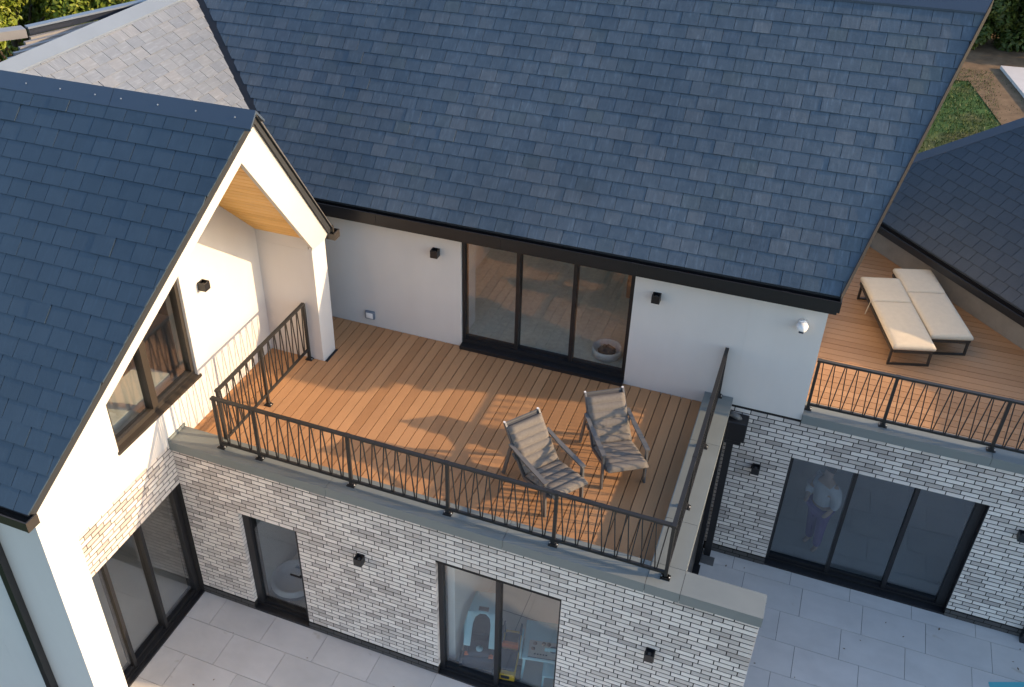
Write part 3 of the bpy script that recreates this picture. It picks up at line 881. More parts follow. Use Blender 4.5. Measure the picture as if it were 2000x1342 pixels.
# terrace deck
MB().box(X0 + .003, -.63, Y0 + .305, 11.268, 2.68, 2.845).build('deck_base', 'underlay', ext)
deck = bpy.data.objects['deck_base']
bwid = .1495
x = X0 + .10
MB().box(X0 + .006, X0 + .095, 7.845, 10.11, 2.846, 2.882).build('deck_board', 'deck', deck)
while x < -.72:
    yb = 10.112 if x < -6.43 else 11.262
    if x < -6.43:
        o = link('deck_board', unit_box('deck'), None, deck)
        o.location = (x, 10.50, 2.846); o.scale = (bwid - .0115, .762, .034)
    o = link('deck_board', unit_box('deck'), None, deck)
    o.location = (x, 7.845, 2.846); o.scale = (min(bwid - .0115, -.72 - x), yb - 7.845, .034 + random.uniform(-.0008, .0008))
    x += bwid
# boards behind the rear pier
# zinc coping
def coping(mb, x0, x1, y0, y1, zt=3.08, zb=2.931):
    mb.box(x0, x1, y0, y1, zt - .03, zt)
    return mb
cz = 3.08
def cope(x0, x1, y0, y1, drip, name='coping', par=None, zt=3.08):
    mb = MB().box(x0, x1, y0, y1, zt - .028, zt)
    if 'f' in drip: mb.box(x0, x1, y0, y0 + .012, zt - .15, zt - .0285)
    if 'b' in drip: mb.box(x0, x1, y1 - .012, y1, zt - .19, zt - .0285)
    if 'r' in drip: mb.box(x1 - .012, x1, y0 + (.0125 if 'f' in drip else 0), y1 - (.0125 if 'b' in drip else 0), zt - .15, zt - .0285)
    if 'l' in drip: mb.box(x0, x0 + .012, y0, y1, zt - .19, zt - .0285)
    return mb.build(name, 'zinc', par)
xs = [X0 + .002, -4.95, -2.55, -.83]
for a, b in zip(xs, xs[1:]): cope(a + (.0 if a < -7 else .0025), b - .0025, 7.484, 7.84, 'fb', par=ext)
cope(-.8275, -.4325, 7.484, 7.84, 'f', par=ext)
cope(-.4275, .476, 7.484, 7.84, 'fbr', par=ext)
ys = [7.8425, 8.6, 10.15, 11.265]
for a, b in zip(ys, ys[1:]): cope(-.83, -.43, a + .0025, b - .0025, 'lr', par=ext)
MB().box(X0 + .002, X0 + .02, 7.484, 7.86, 3.081, 3.12).build('coping_upstand', 'zinc', ext)
# parapet core under copings
MB().box(X0 + .002, .45, Y0 + .101, 7.82, 2.931, 3.05).box(-.80, -.46, 7.8205, 11.262, 2.80, 3.05).build('parapet', 'mortar', ext)
# hopper and downpipe at the corner
MB().box(-.43, -.20, 11.04, 11.24, 2.42, 2.50).hexa([(-.43, 11.02, 2.50), (-.16, 11.02, 2.50), (-.16, 11.255, 2.50), (-.43, 11.255, 2.50)], [(-.43, 11.02, 2.84), (-.16, 11.02, 2.84), (-.16, 11.255, 2.84), (-.43, 11.255, 2.84)]).build('rainwater_hopper', 'black', ext, bevel=.008, seg=1)
MB().tube([(-.43, 11.14, 2.9), (-.32, 11.14, 2.86), (-.27, 11.14, 2.8)], .045, 12).build('outlet_pipe', 'alu', ext)
MB().box(-.40, -.30, 11.11, 11.21, 0.0, 2.42).build('downpipe', 'black', ext)
MB().box(-.42, -.22, 10.93, 11.10, .0, .02).build('gully', 'alu', ext)

# ================================================================== SIDE EXTENSION (right brick storey, second terrace)
side = thing('side_extension', 'right hand pale brick ground floor with dark sliding door below the lounger terrace', 'house extension', (3, 14, 0), world=True)
D3 = (.512, 3.113, 0.0, 2.25)
rw = wall_core('brick_wall', 'mortar', side, 'y', HY + .0045, HY + .30, -.44, 14.0, 0, 2.955, [D3])
bricks(rw, 'y', HY, 1, -.438, 9.0, .15, 2.958, [D3], limit=300, seed=12, depth=.10)
for a_, b_ in ((-.44, D3[0]), (D3[1], 6.5)):
    pl2 = MB().box(a_, b_, HY - .0115, HY + .004, 0, .149).build('plinth', 'mortar', side)
bricks(pl2, 'y', HY - .016, 1, -.43, 5.0, 0, .15, [D3], m='plinth', depth=.02, limit=60, seed=13)
sliding_door(side, 'sliding_door', 'y', HY, 1, *D3[:2], 0.0, 2.25, [1.423, 2.246], fw=.05, dep=.15, head=.02, sill=.07, glass='glassd', left=.05, right=.13, lip=.0)
MB().box(D3[1] - .012, D3[1] - .001, HY + .002, HY + .115, .07, 2.23).build('door_reveal', 'black', side)
MB().box(-.3, 6.4, HY + .301, 16, -.06, -.002).build('ground_floor', 'itile', side)
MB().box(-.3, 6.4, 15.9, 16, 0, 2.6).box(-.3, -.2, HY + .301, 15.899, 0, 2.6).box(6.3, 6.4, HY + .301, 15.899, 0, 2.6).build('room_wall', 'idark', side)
MB().box(-.3, 6.4, HY + .301, 16, 2.6, 2.65).build('room_ceiling', 'iwall', side)
MB().box(8.0, 10.0, 9.2, 16.0, 0, 4.8).build('shade_block', 'render', side)  # unseen plain block, added out of view to shade the right terrace and paving
MB().box(HX1 + .002, 14.0, HY + .305, 20, 2.66, 2.845).build('deck_base', 'underlay', side)
d2 = [o for o in bpy.data.objects if o.name.startswith('deck_base') and o.parent == side][0]
y = HY + .30
# right terrace upstand line: from (1.313,17.395) to (3.585,14.988)
ud = Vector((.686, -.727)); up0 = Vector((1.313, 17.395))
while y < 17.9:
    x1 = min(6.5, up0.x + (y - up0.y) * ud.x / ud.y + .12)
    if x1 > HX1 + .1:
        o = link('deck_board', unit_box('deckx'), None, d2)
        o.location = (HX1 + .004, y, 2.846); o.scale = (x1 - HX1 - .004, .1365, .034 + random.uniform(-.0008, .0008))
    y += .147
for a, b in ((HX1 + .003, 2.905), (2.91, 6.2), (6.205, 14.0)): cope(a, b, 11.235, 11.565, 'fb', par=side)
MB().box(HX1 + .004, 14.0, HY + .012, 11.55, 2.956, 3.05).build('parapet', 'mortar', side)
MB().box(4.12, 4.22, 11.15, 11.25, 0, .30).build('downpipe_shoe', 'black', side)

# ================================================================== RIGHT HIPPED ROOF BUILDING
hip = thing('hipped_building', 'low building with dark hipped slate roof beside the lounger terrace', 'building', (4.5, 18.5, 0), world=True)
e1 = Vector((.68, -.733, 0)); e1.normalize(); en = Vector((.733, .68, 0)); en.normalize()
A0 = Vector((1.247, 16.772, 3.5))
tp = math.tan(rad(42)); hv = (en + Vector((0, 0, tp))).normalized()
hl = math.sqrt(1 + tp * tp)
cor = -1.45           # u of the hip corner at the eave
UL = 5.2
hw = 2.6
tops = [A0 + e1 * (cor), A0 + e1 * UL, A0 + e1 * (UL - hw) + en * hw + Vector((0, 0, hw * tp)), A0 + e1 * (cor + hw) + en * hw + Vector((0, 0, hw * tp))]
hb = MB(); plane_slab(hb, [p - Vector((0, 0, .02)) for p in tops], .1)
A1 = A0 + e1 * cor
plane_slab(hb, [A1, A1 + e1 * hw + en * hw + Vector((0, 0, hw * tp)), A1 + en * 2 * hw], .1)
A2 = A0 + e1 * UL
rt_ = en * hw + Vector((0, 0, hw * tp))
plane_slab(hb, [A2, A2 - e1 * hw + rt_, A2 + en * 2 * hw], .1)
plane_slab(hb, [A1 + en * 2 * hw, A1 + e1 * hw + rt_, A2 - e1 * hw + rt_, A2 + en * 2 * hw], .1)
hroof = hb.build('hipped_roof', 'slate_hip', hip)
slates(hroof, A0, e1, hv, [(cor + .1, 0), (UL, 0), (UL - hw, hw * hl), (cor + hw + .1, hw * hl)], 'slate_hip', .2432, .2005, 300, lambda p, a: a[0] > 1640 + (1342 - a[1]) * .0 and a[0] > 1940 - a[1] * .51, seed=31, margin=80)
hd = (e1 + en + Vector((0, 0, tp)))
P0, P1 = A1, A1 + hd * hw
wdt = .15
MB().hexa([P0 + e1 * wdt + Vector((0, 0, -.0)), P1 + e1 * wdt, P1 + Vector((0, 0, .05)), P0 + Vector((0, 0, .05))],
          [P0 + e1 * wdt + Vector((0, 0, .025)), P1 + e1 * wdt + Vector((0, 0, .025)), P1 + Vector((0, 0, .08)), P0 + Vector((0, 0, .08))]).build('hip_capping', 'ridge', hroof)
MB().hexa([P0 - e1 * .0 + en * wdt, P1 + en * wdt, P1 + Vector((0, 0, .05)), P0 + Vector((0, 0, .05))],
          [P0 + en * wdt + Vector((0, 0, .025)), P1 + en * wdt + Vector((0, 0, .025)), P1 + Vector((0, 0, .08)), P0 + Vector((0, 0, .08))]).build('hip_capping', 'ridge', hroof)
def along(a, b, off0, off1, z0, z1, n, m, par):
    q = [A0 + e1 * a - en * off0, A0 + e1 * b - en * off0, A0 + e1 * b - en * off1, A0 + e1 * a - en * off1]
    return MB().prism([(p.x, p.y, z0) for p in q], [(p.x, p.y, z1) for p in q]).build(n, m, par)
along(cor, UL, .02, .15, 3.36, 3.375, 'gutter', 'black', hip)
along(cor, UL, .138, .152, 3.376, 3.49, 'gutter', 'black', hip)
along(cor, UL, -.03, .018, 3.30, 3.46, 'fascia_board', 'black', hip)
along(cor + .3, UL - .3, -.5, -.06, 0, 3.45, 'wall', 'stone', hip)
MB().prism([((A2 - e1 * .3 + en * k).x, (A2 - e1 * .3 + en * k).y, 0) for k in (.3, 4.9)] + [((A2 - e1 * .6 + en * k).x, (A2 - e1 * .6 + en * k).y, 0) for k in (4.9, .3)], [((A2 - e1 * .3 + en * k).x, (A2 - e1 * .3 + en * k).y, 3.4) for k in (.3, 4.9)] + [((A2 - e1 * .6 + en * k).x, (A2 - e1 * .6 + en * k).y, 3.4) for k in (4.9, .3)]).build('wall', 'render', hip)
# stone upstand between deck and eave, in blocks
un = Vector((.727, .686))
for k in range(8):
    a = up0 + ud * (-1.6 + .9 * k); b = up0 + ud * (-1.6 + .9 * k + .89)
    q = [a, b, b + un * .12, a + un * .12]
    MB().prism([(p.x, p.y, 2.70) for p in q], [(p.x, p.y, 3.12) for p in q]).build('upstand_block', 'stone', hip)

# ================================================================== RAILINGS
def rail_run(par, p, q, z0, zt, posts, zig_first=True, sp=.152, end_base=None, bz=None):
    """posts: list of fractions/positions along p->q (metres) where posts stand"""
    p, q = Vector((*p, 0)), Vector((*q, 0)); L = (q - p).length; t = (q - p) / L; n = Vector((-t.y, t.x, 0))
    zb = z0 + .085
    for s in posts:
        c = p + t * s; zz = z0 if bz is None else bz
        MB().bar((c.x, c.y, zz), (c.x, c.y, zt - .02), .04, .04, up=t).build('post', 'rail', par)
        bs = MB(); a = .055
        bs.box(c.x - a, c.x + a, c.y - a * .8, c.y + a * .8, zz, zz + .010).box(c.x - .035, c.x + .035, c.y - .035, c.y + .035, zz + .010, zz + .03)
        ft = bs.build('base_plate', 'rail', par)
        for k in (-1, 1):
            MB().lathe([(.009, 0), (.009, .012), (0.001, .014)], (c.x + k * .042, c.y, zz + .0101), 8).build('bolt', 'steel', ft)
    for a, b in zip(posts, posts[1:]):
        A, B = p + t * (a + .02), p + t * (b - .02)
        MB().bar((A.x, A.y, zb), (B.x, B.y, zb), .03, .036).build('bottom_rail', 'rail', par)
        Lb = b - a - .04; nn = max(2, int(round((Lb - .05) / sp)))
        st = (Lb - .05) / nn
        for k in range(nn + 1):
            # tops at k*st (pairs), bottoms at (k+.5)*st
            if k < nn:
                x0, x1 = .025 + k * st + .010, .025 + (k + .5) * st - .010
                u, w = A + t * x0, A + t * x1
                MB().bar((u.x, u.y, zt - .03), (w.x, w.y, zb + .01), .0135, .0135).build('baluster', 'rail', par)
                x0, x1 = .025 + (k + .5) * st + .010, .025 + (k + 1) * st - .010
                u, w = A + t * x0, A + t * x1
                MB().bar((u.x, u.y, zb + .01), (w.x, w.y, zt - .03), .0135, .0135).build('baluster', 'rail', par)
        A, B = p + t * (a - .0), p + t * (b + .0)
        MB().bar((A.x, A.y, zt - .012), (B.x, B.y, zt - .012), .05, .03).build('handrail', 'rail', par)
        e = p + t * a
        MB().box(e.x - .028, e.x + .028, e.y - .028, e.y + .028, zt - .03, zt + .006).build('bracket', 'rail', par)


PY = 7.66
rail = thing('terrace_railing', 'dark metal railing with zigzag bars around three sides of the main terrace', 'railing', (-3.6, PY, 3.08), world=True)
fx = [-6.61, -6.015, -4.66, -3.325, -1.97, -.634]
rail_run(rail, (fx[0], PY), (fx[-1], PY), 3.08, 3.93, [x - fx[0] for x in fx])
rail_run(rail, (-6.66, PY + .17), (-6.66, 10.10), 2.99, 3.92, [0, 8.87 - PY - .17, 10.07 - PY - .17], bz=2.881)
# last bay ends on the pier wall
rail_run(rail, (-.634, PY + .001), (-.634, 11.25), 3.08, 3.93, [0, 1.2, 2.4, 3.56])
rail2 = thing('lounger_terrace_railing', 'dark metal zigzag railing along the front of the lounger terrace', 'railing', (3, 11.4, 3.08), world=True)
rail_run(rail2, (.565, 11.40), (5.9, 11.4), 3.08, 3.93, [0, .986, 2.326, 3.666, 5.0])

# ================================================================== WALL LIGHTS
def wall_light():
    t = thing('wall_light', '', 'wall light')
    MB().box(-.05, .05, -.012, 0, -.055, .055).build('back_plate', 'black', t)
    # hollow cube: four sides, open top and bottom
    MB().box(-.057, .057, -.125, -.113, -.06, .06).box(-.057, -.046, -.1125, -.0125, -.06, .06).box(.046, .057, -.1125, -.0125, -.06, .06).box(-.0455, .0455, -.1125, -.0125, -.03, .02).build('shade', 'black', t)
    MB().lathe([(.001, .0), (.02, .002), (.022, .012), (.001, .02)], (0, -.07, .021), 12).build('lens', 'alu', t)
    return t


proto = wall_light()
LI = [((-4.998, HY, 4.515), 0, 'black cube wall light on white wall left of the terrace sliding door'),
      ((-1.682, HY, 4.505), 0, 'black cube wall light on white wall right of the terrace sliding door'),
      ((X0, 8.715, 4.865), math.pi / 2, 'bronze cube wall light on the sunlit gable wall beside the sloped window'),
      ((-4.531, Y0, 1.945), 0, 'black cube wall light on pale brick between the single glazed door and toy room door'),
      ((-.645, Y0, 1.915), 0, 'black cube wall light on pale brick below the coping end near picture bottom'),
      ((.078, HY, 1.93), 0, 'black cube wall light on shaded brick left of the three pane lower door'),
      ((3.60, HY, 1.925), 0, 'black cube wall light on brick at the right picture edge')]
for i, (loc, rz, lb) in enumerate(LI):
    o = proto if i == 0 else copy_tree(proto)
    o.location = loc; o.rotation_euler = (0, 0, rz); o['label'] = lb; o['group'] = 'cube wall lights on the house walls'
# wall vent and camera dome
t = thing('wall_vent', 'small pale grey vent cover low on the white wall near the rear pier', 'vent', (-6.19, HY, 3.09))
MB().box(-.085, .085, -.045, 0, -.075, .075).build('cover', M['flash'], t, bevel=.018, seg=3)
MB().box(-.06, .06, -.055, -.046, -.05, .05).build('grille', 'white', t, bevel=.006, seg=2)
t = thing('security_camera', 'white dome security camera under the eave at right end of white wall', 'security camera', (.243, HY, 4.52))
MB().lathe([(.001, .06), (.055, .058), (.075, .03), (.075, -.005)], (0, -.085, 0), 20).tube([(0, 0, .02), (0, -.06, .02)], .06, 16).build('housing', 'white', t)
MB().lathe([(.068, -.006), (.066, -.03), (.05, -.06), (.025, -.077), (.001, -.081)], (0, -.085, 0), 20).build('dome', 'white', t)
MB().box(-.03, .035, -.162, -.135, -.055, -.03).build('lens', 'navy', t, bevel=.008)

# ================================================================== LOUNGE CHAIRS
def ribbed(path, width, nr, th, bulge, m, name, par, e=.04):
    """quilted cushion swept along path (list of (x,z)); rows across"""
    # resample
    P = [Vector((a, 0, b)) for a, b in path]
    seg = [(P[i + 1] - P[i]).length for i in range(len(P) - 1)]; T = sum(seg)
    def at(s):
        for i, l in enumerate(seg):
            if s <= l or i == len(seg) - 1:
                return P[i].lerp(P[i + 1], min(1, s / l)), (P[i + 1] - P[i]).normalized()
            s -= l
    nu, nv = nr * 8, 14
    V_, F_ = [], []
    for side in (1, -1):
        for i in range(nu + 1):
            pos, tn = at(T * i / nu)
            nrm = Vector((-tn.z, 0, tn.x))
            fr = (i / nu * nr) % 1.0 if 0 < i < nu else 0
            rib = abs(math.sin(math.pi * fr)) ** .45
            ei = min(i, nu - i) / nu * T
            for j in range(nv + 1):
                w = (j / nv - .5) * width
                ej = width / 2 - abs(w)
                rim = min(1, (min(ei, ej) / e)) if min(ei, ej) < e else 1
                rim = math.sqrt(max(0, 1 - (1 - rim) ** 2))
                h = (th / 2 * rim + bulge * rib * rim)
                wv_ = .001 * math.sin(w * 38 + i * .9)
                p = pos + nrm * side * (h + (wv_ if side > 0 else 0)) + Vector((0, w, 0))
                V_.append(tuple(p))
    n1 = (nu + 1) * (nv + 1)
    for s_ in range(2):
        for i in range(nu):
            for j in range(nv):
                a = s_ * n1 + i * (nv + 1) + j
                q = (a, a + 1, a + nv + 2, a + nv + 1)
                F_.append(q if s_ else tuple(reversed(q)))
    return MB().add(V_, F_, True).build(name, m, par)


def lounge_chair():
    t = thing('lounge_chair', '', 'lounge chair')
    for s in (-1, 1):
        y = s * .29
        MB().bar((.40, y, 0), (.37, y, .53), .025, .055, up=(1, 0, 0)).build('leg', 'alu', t)
        MB().bar((-.52, y, 0), (-.36, y, .60), .025, .05, up=(1, 0, 0)).build('leg', 'alu', t)
        MB().bar((.40, y, .545), (-.12, y, .575), .06, .025).bar((-.1205, y, .5755), (-.385, y, .61), .05, .025).build('armrest', 'alu', t)
        # side rail of sling frame
        MB().bar((.46, s * .262, .365), (-.10, s * .262, .245), .025, .045).bar((-.10, s * .262, .246), (-.56, s * .262, .83), .025, .045).build('side_rail', 'alu', t)
        MB().box(-.578, -.545, s * .262 - .013, s * .262 + .013, .828, .840).build('end_cap', 'white', t)
        MB().bar((-.26, s * .275, .43), (-.30, s * .30, .52), .02, .03).build('arm_bracket', 'alu', t)
    MB().bar((-.555, -.25, .815), (-.555, .25, .815), .02, .03).bar((.44, -.25, .35), (.44, .25, .35), .03, .03).bar((-.06, -.25, .24), (-.06, .25, .24), .03, .03).build('cross_bar', 'alu', t)
    MB().hexa([(.44, -.245, .372), (-.08, -.245, .262), (-.08, .245, .262), (.44, .245, .372)], [(.44, -.245, .378), (-.08, -.245, .268), (-.08, .245, .268), (.44, .245, .378)]).build('sling', 'darkcloth', t)
    MB().hexa([(-.10, -.245, .265), (-.55, -.245, .80), (-.55, .245, .80), (-.10, .245, .265)], [(-.094, -.245, .27), (-.544, -.245, .805), (-.544, .245, .805), (-.094, .245, .27)]).build('sling', 'darkcloth', t)
    # back cushion hangs over the sling, seat cushion in front of it
    ribbed([(-.06, .325), (-.20, .47), (-.50, .80)], .53, 6, .05, .03, 'cushion', 'back_cushion', t)
    ribbed([(.54, .385), (.47, .405), (.2, .36), (-.06, .305)], .54, 5, .055, .028, 'cushion', 'seat_cushion', t)
    return t


ch = lounge_chair()
ch.location = (-2.416, 8.719, 2.881); ch.rotation_euler = (0, 0, math.atan2(-.59, .81))
ch['label'] = 'taupe quilted lounge chair nearer the front railing, angled towards the corner'; ch['group'] = 'quilted lounge chairs on the terrace'
c2 = copy_tree(ch)
c2.location = (-1.713, 9.493, 2.881); c2.rotation_euler = (0, 0, math.atan2(-.835, .55))
c2['label'] = 'taupe quilted lounge chair nearer the side railing, barred with railing shadows'; c2['group'] = 'quilted lounge chairs on the terrace'


# ================================================================== SUN LOUNGERS
def cushion(x0, x1, w, z0, z1, name, par, m='cream'):
    nx, ny = 14, 10
    V_, F_ = [], []
    for side in (1, -1):
        for i in range(nx + 1):
            for j in range(ny + 1):
                # denser samples near the rim
                a = .5 - .5 * math.cos(math.pi * i / nx); b = .5 - .5 * math.cos(math.pi * j / ny)
                x = x0 + (x1 - x0) * a; y = -w / 2 + w * b
                ed = min(x - x0, x1 - x, y + w / 2, w / 2 - y)
                rim = math.sqrt(max(0, 1 - (1 - min(1, ed / .045)) ** 2))
                zc = (z0 + z1) / 2; hh = (z1 - z0) / 2
                puff = .014 * math.sin(math.pi * a) * math.sin(math.pi * b)
                V_.append((x, y, zc + side * (hh * (.35 + .65 * rim) + (puff if side > 0 else 0))))
    n1 = (nx + 1) * (ny + 1)
    for s_ in range(2):
        for i in range(nx):
            for j in range(ny):
                k = s_ * n1 + i * (ny + 1) + j
                q = (k, k + 1, k + ny + 2, k + ny + 1)
                F_.append(q if s_ else tuple(reversed(q)))
    # rim strip
    ring = [i * (ny + 1) for i in range(nx + 1)] + [nx * (ny + 1) + j for j in range(1, ny + 1)] + [i * (ny + 1) + ny for i in range(nx - 1, -1, -1)] + [j for j in range(ny - 1, 0, -1)]
    for a, b in zip(ring, ring[1:] + ring[:1]): F_.append((a, b, n1 + b, n1 + a))
    return MB().add(V_, F_, True).build(name, m, par)


def sun_lounger():
    t = thing('sun_lounger', '', 'sun lounger')
    fr = MB()
    for s in (-1, 1): fr.bar((-.96, s * .29, .275), (.96, s * .29, .275), .035, .05)
    fr.bar((-.96, -.2725, .275), (-.96, .2725, .275), .035, .05).bar((.96, -.2725, .275), (.96, .2725, .275), .035, .05)
    fr.build('frame', 'bronze', t)
    for xx in (-.93, .90):
        h = MB()
        for s in (-1, 1): h.bar((xx, s * .29, 0.0), (xx, s * .29, .249), .035, .03)
        h.bar((xx, -.2725, .015), (xx, .2725, .015), .03, .03)
        h.build('leg', 'bronze', t)
    for k in range(13):
        x = -.85 + .14 * k
        MB().box(x, x + .06, -.27, .27, .285, .298).build('slat', 'bronze', t)
    cushion(-1.0, .24, .62, .302, .40, 'seat_cushion', t)
    cushion(.25, .985, .62, .302, .405, 'back_cushion', t)
    MB().bar((.30, .31, .34), (.26, .36, .12), .012, .004).build('tie_strap', 'cream', t)
    return t


lg = sun_lounger()
ax = Vector((-.283, .959))
wv2 = Vector((.959, .283))
foot = Vector((1.601, 13.226))
c = foot + ax * .93 + wv2 * .29
lg.location = (c.x, c.y, 2.881); lg.rotation_euler = (0, 0, math.atan2(ax.y, ax.x))
lg['label'] = 'cream cushioned sun lounger nearer the white wall, partly in sun'; lg['group'] = 'cream sun loungers'
l2 = copy_tree(lg)
foot = Vector((2.678, 13.896)); ax2 = Vector((-.30, .954)); w2 = Vector((.954, .30))
c = foot + ax2 * .93 - w2 * .29
l2.location = (c.x, c.y, 2.881); l2.rotation_euler = (0, 0, math.atan2(ax2.y, ax2.x))
l2['label'] = 'cream cushioned sun lounger nearer the hipped roof, fully in shade'; l2['group'] = 'cream sun loungers'

# ================================================================== THINGS BEHIND THE GLASS
t = thing('pet_basket', 'round white woven basket with dark blanket behind terrace sliding door', 'basket', (-2.42, 11.84, 2.88))
MB().lathe([(.001, .02), (.19, .02), (.22, .06), (.235, .16), (.225, .19), (.20, .17), (.185, .07), (.001, .06)], n=28).build('basket', 'bowl', t)
bl = MB()
for k in range(7):
    a = k * .9; bl.tube([(.12 * math.cos(a), .12 * math.sin(a), .09), (.04 * math.cos(a + .7), .05 * math.sin(a + .7), .15), (.13 * math.cos(a + 1.6), .12 * math.sin(a + 1.6), .10)], [.035, .045, .03], 8)
bl.build('blanket', 'darkcloth', t)
t = thing('bean_bag', 'round white bean bag behind the single glazed door', 'bean bag', (-6.12, 8.12, 0))
MB().lathe([(.001, 0), (.27, .0), (.35, .07), (.36, .17), (.34, .235), (.31, .24), (.28, .17), (.18, .13), (.001, .12)], n=26).build('bag', 'white', t)
MB().lathe([(.358, .08), (.366, .10), (.366, .13), (.360, .15)], n=26).build('rim_band', 'flash', t)
# toys behind the lower sliding door
t = thing('ride_on_toy_car', 'pale blue and black ride on toy car behind lower sliding door', 'toy car', (-3.02, 8.12, 0), rad(-78))
MB().box(-.42, .42, -.24, .24, .10, .34).build('body', 'navy', t, bevel=.06, seg=3)
MB().prism([(.12, -.2, .34), (.40, -.18, .34), (.36, .18, .34), (.12, .2, .34)], [(.16, -.17, .42), (.36, -.14, .39), (.34, .14, .39), (.16, .17, .42)]).build('bonnet', 'navy', t, bevel=.02)
# canopy: roof plate with two front pillars curving down
MB().prism([(-.44, -.17, .70), (-.02, -.21, .76), (-.02, .21, .76), (-.44, .17, .70)], [(-.44, -.17, .74), (-.02, -.21, .80), (-.02, .21, .80), (-.44, .17, .74)]).build('canopy', 'lblue', t, bevel=.015)
for s in (-1, 1):
    MB().prism([(-.021, s * .21, .76), (.16, s * .24, .66), (.32, s * .22, .48), (.32, s * .13, .48), (.10, s * .125, .69), (.02, s * .10, .74), (-.021, s * .045, .76)], [(-.021, s * .21, .80), (.16, s * .24, .70), (.32, s * .22, .52), (.32, s * .13, .52), (.10, s * .125, .73), (.02, s * .10, .78), (-.021, s * .045, .80)]).build('canopy_pillar', 'lblue', t)
    MB().prism([(-.401, s * .17, .70), (-.45, s * .2, .36), (-.36, s * .2, .36), (-.34, s * .17, .70)], [(-.401, s * .11, .78), (-.43, s * .16, .36), (-.36, s * .16, .36), (-.34, s * .11, .78)]).build('canopy_pillar', 'lblue', t)
MB().box(-.12, -.05, -.07, .07, .79, .803).build('roof_vent', 'navy', t)
MB().lathe([(.001, 0), (.05, 0), (.05, .006), (.001, .006)], (.30, 0, .423), 16).build('badge', 'lblue', t)
for s in (-1, 1):
    MB().box(.33, .38, s * .17 - .03, s * .17 + .03, .345, .37).build('headlight', 'orange', t)
    for xx in (-.27, .27):
        MB().tube([(xx, s * .2, .11), (xx, s * .28, .11)], .11, 18).build('wheel', 'navy', t)
MB().box(-.25, .02, -.14, .14, .345, .40).build('seat', 'darkcloth', t, bevel=.02)
MB().tube([(.12, -.08, .52), (.14, 0, .56), (.12, .08, .52), (.1, 0, .48), (.12, -.08, .52)], .012, 6).build('steering_wheel', 'darkcloth', t)
t = thing('toy_truck', 'yellow and black toy truck beside pale blue ride on car', 'toy truck', (-2.60, 8.10, 0), rad(-80))
MB().box(-.36, .38, -.135, .135, .09, .22).build('chassis', 'yellow', t, bevel=.015)
MB().box(.02, .34, -.12, .12, .221, .29).build('bonnet', 'navy', t, bevel=.015)
MB().box(.382, .40, -.13, .13, .10, .23).build('front_grille', 'yellow', t)
MB().box(.401, .408, -.06, .06, .14, .20).build('emblem_plate', 'navy', t, bevel=.003, seg=1)
for s in (-1, 1):
    MB().bar((.0, s * .12, .221), (-.06, s * .12, .46), .025, .025).bar((-.30, s * .12, .221), (-.28, s * .12, .46), .025, .025).bar((-.05, s * .12, .47), (-.29, s * .12, .47), .025, .025).build('roll_bar', 'navy', t)
    for xx in (-.22, .24):
        MB().tube([(xx, s * .13, .1), (xx, s * .2, .1)], .1, 16).build('wheel', 'darkcloth', t)
MB().box(-.05, .0, -.115, .115, .27, .36).build('windscreen', 'orange', t)
MB().box(-.26, -.08, -.1, .1, .222, .30).build('seat', 'darkcloth', t, bevel=.02)
t = thing('play_table', 'pale blue play table with a printed console top behind the lower sliding door', 'table', (-2.13, 8.25, 0), rad(12))
MB().box(-.30, .30, -.33, .33, .44, .48).build('table_top', 'lblue', t, bevel=.03, seg=3)
MB().box(-.22, .22, -.29, -.02, .481, .487).build('console_panel', 'beige', t)
MB().box(-.22, .22, -.30, -.292, .46, .487).build('console_edge', 'navy', t)
MB().lathe([(.001, .0), (.055, .0), (.055, .01), (.001, .012)], (.12, -.14, .4875), 16).build('hob_ring', 'navy', t)
for k, (a, b) in enumerate(((-.14, -.07), (-.16, -.16), (-.02, -.06), (.05, -.06))):
    MB().lathe([(.001, .0), (.03, .0), (.03, .006), (.001, .008)], (a, b, .4875), 12).build('printed_knob', 'brown', t)
for k in range(5):
    MB().box(-.14 + .04 * k, -.115 + .04 * k, -.25, -.23, .4875, .491).build('button', 'darkcloth', t)
for a in (-.26, .26):
    for b in (-.28, .28): MB().bar((a, b, .44), (a * 1.12, b * 1.1, 0), .035, .035).build('leg', 'lblue', t)
MB().box(-.335, -.31, -.30, .1, .40, .56).build('side_rail', 'lblue', t, bevel=.01)
t = thing('play_chair', 'small pale blue chair beside the play table, cut by the frame edge', 'chair', (-1.93, 7.98, 0), rad(12))
MB().box(-.14, .14, -.13, .13, .26, .29).build('seat', 'lblue', t, bevel=.015)
MB().box(-.14, .14, .131, .155, .29, .55).build('backrest', 'lblue', t, bevel=.01)
for a in (-.12, .12):
    for b in (-.11, .11): MB().bar((a, b, .26), (a * 1.1, b * 1.1, 0), .025, .025).build('leg', 'lblue', t)

# ================================================================== PERSON behind the right hand lower door
def skin_body(name, verts, edges, radii, root, m, par, sub=2):
    me = bpy.data.meshes.new(name); me.from_pydata(verts, edges, [])
    o = link(name, me, m, par)
    o.modifiers.new('skin', 'SKIN')
    for i, rr in enumerate(radii): me.skin_vertices[0].data[i].radius = rr if hasattr(rr, '__len__') else (rr, rr)
    me.skin_vertices[0].data[root].use_root = True
    s = o.modifiers.new('sub', 'SUBSURF'); s.levels = sub; s.render_levels = sub
    for p in me.polygons: p.use_smooth = True
    return o


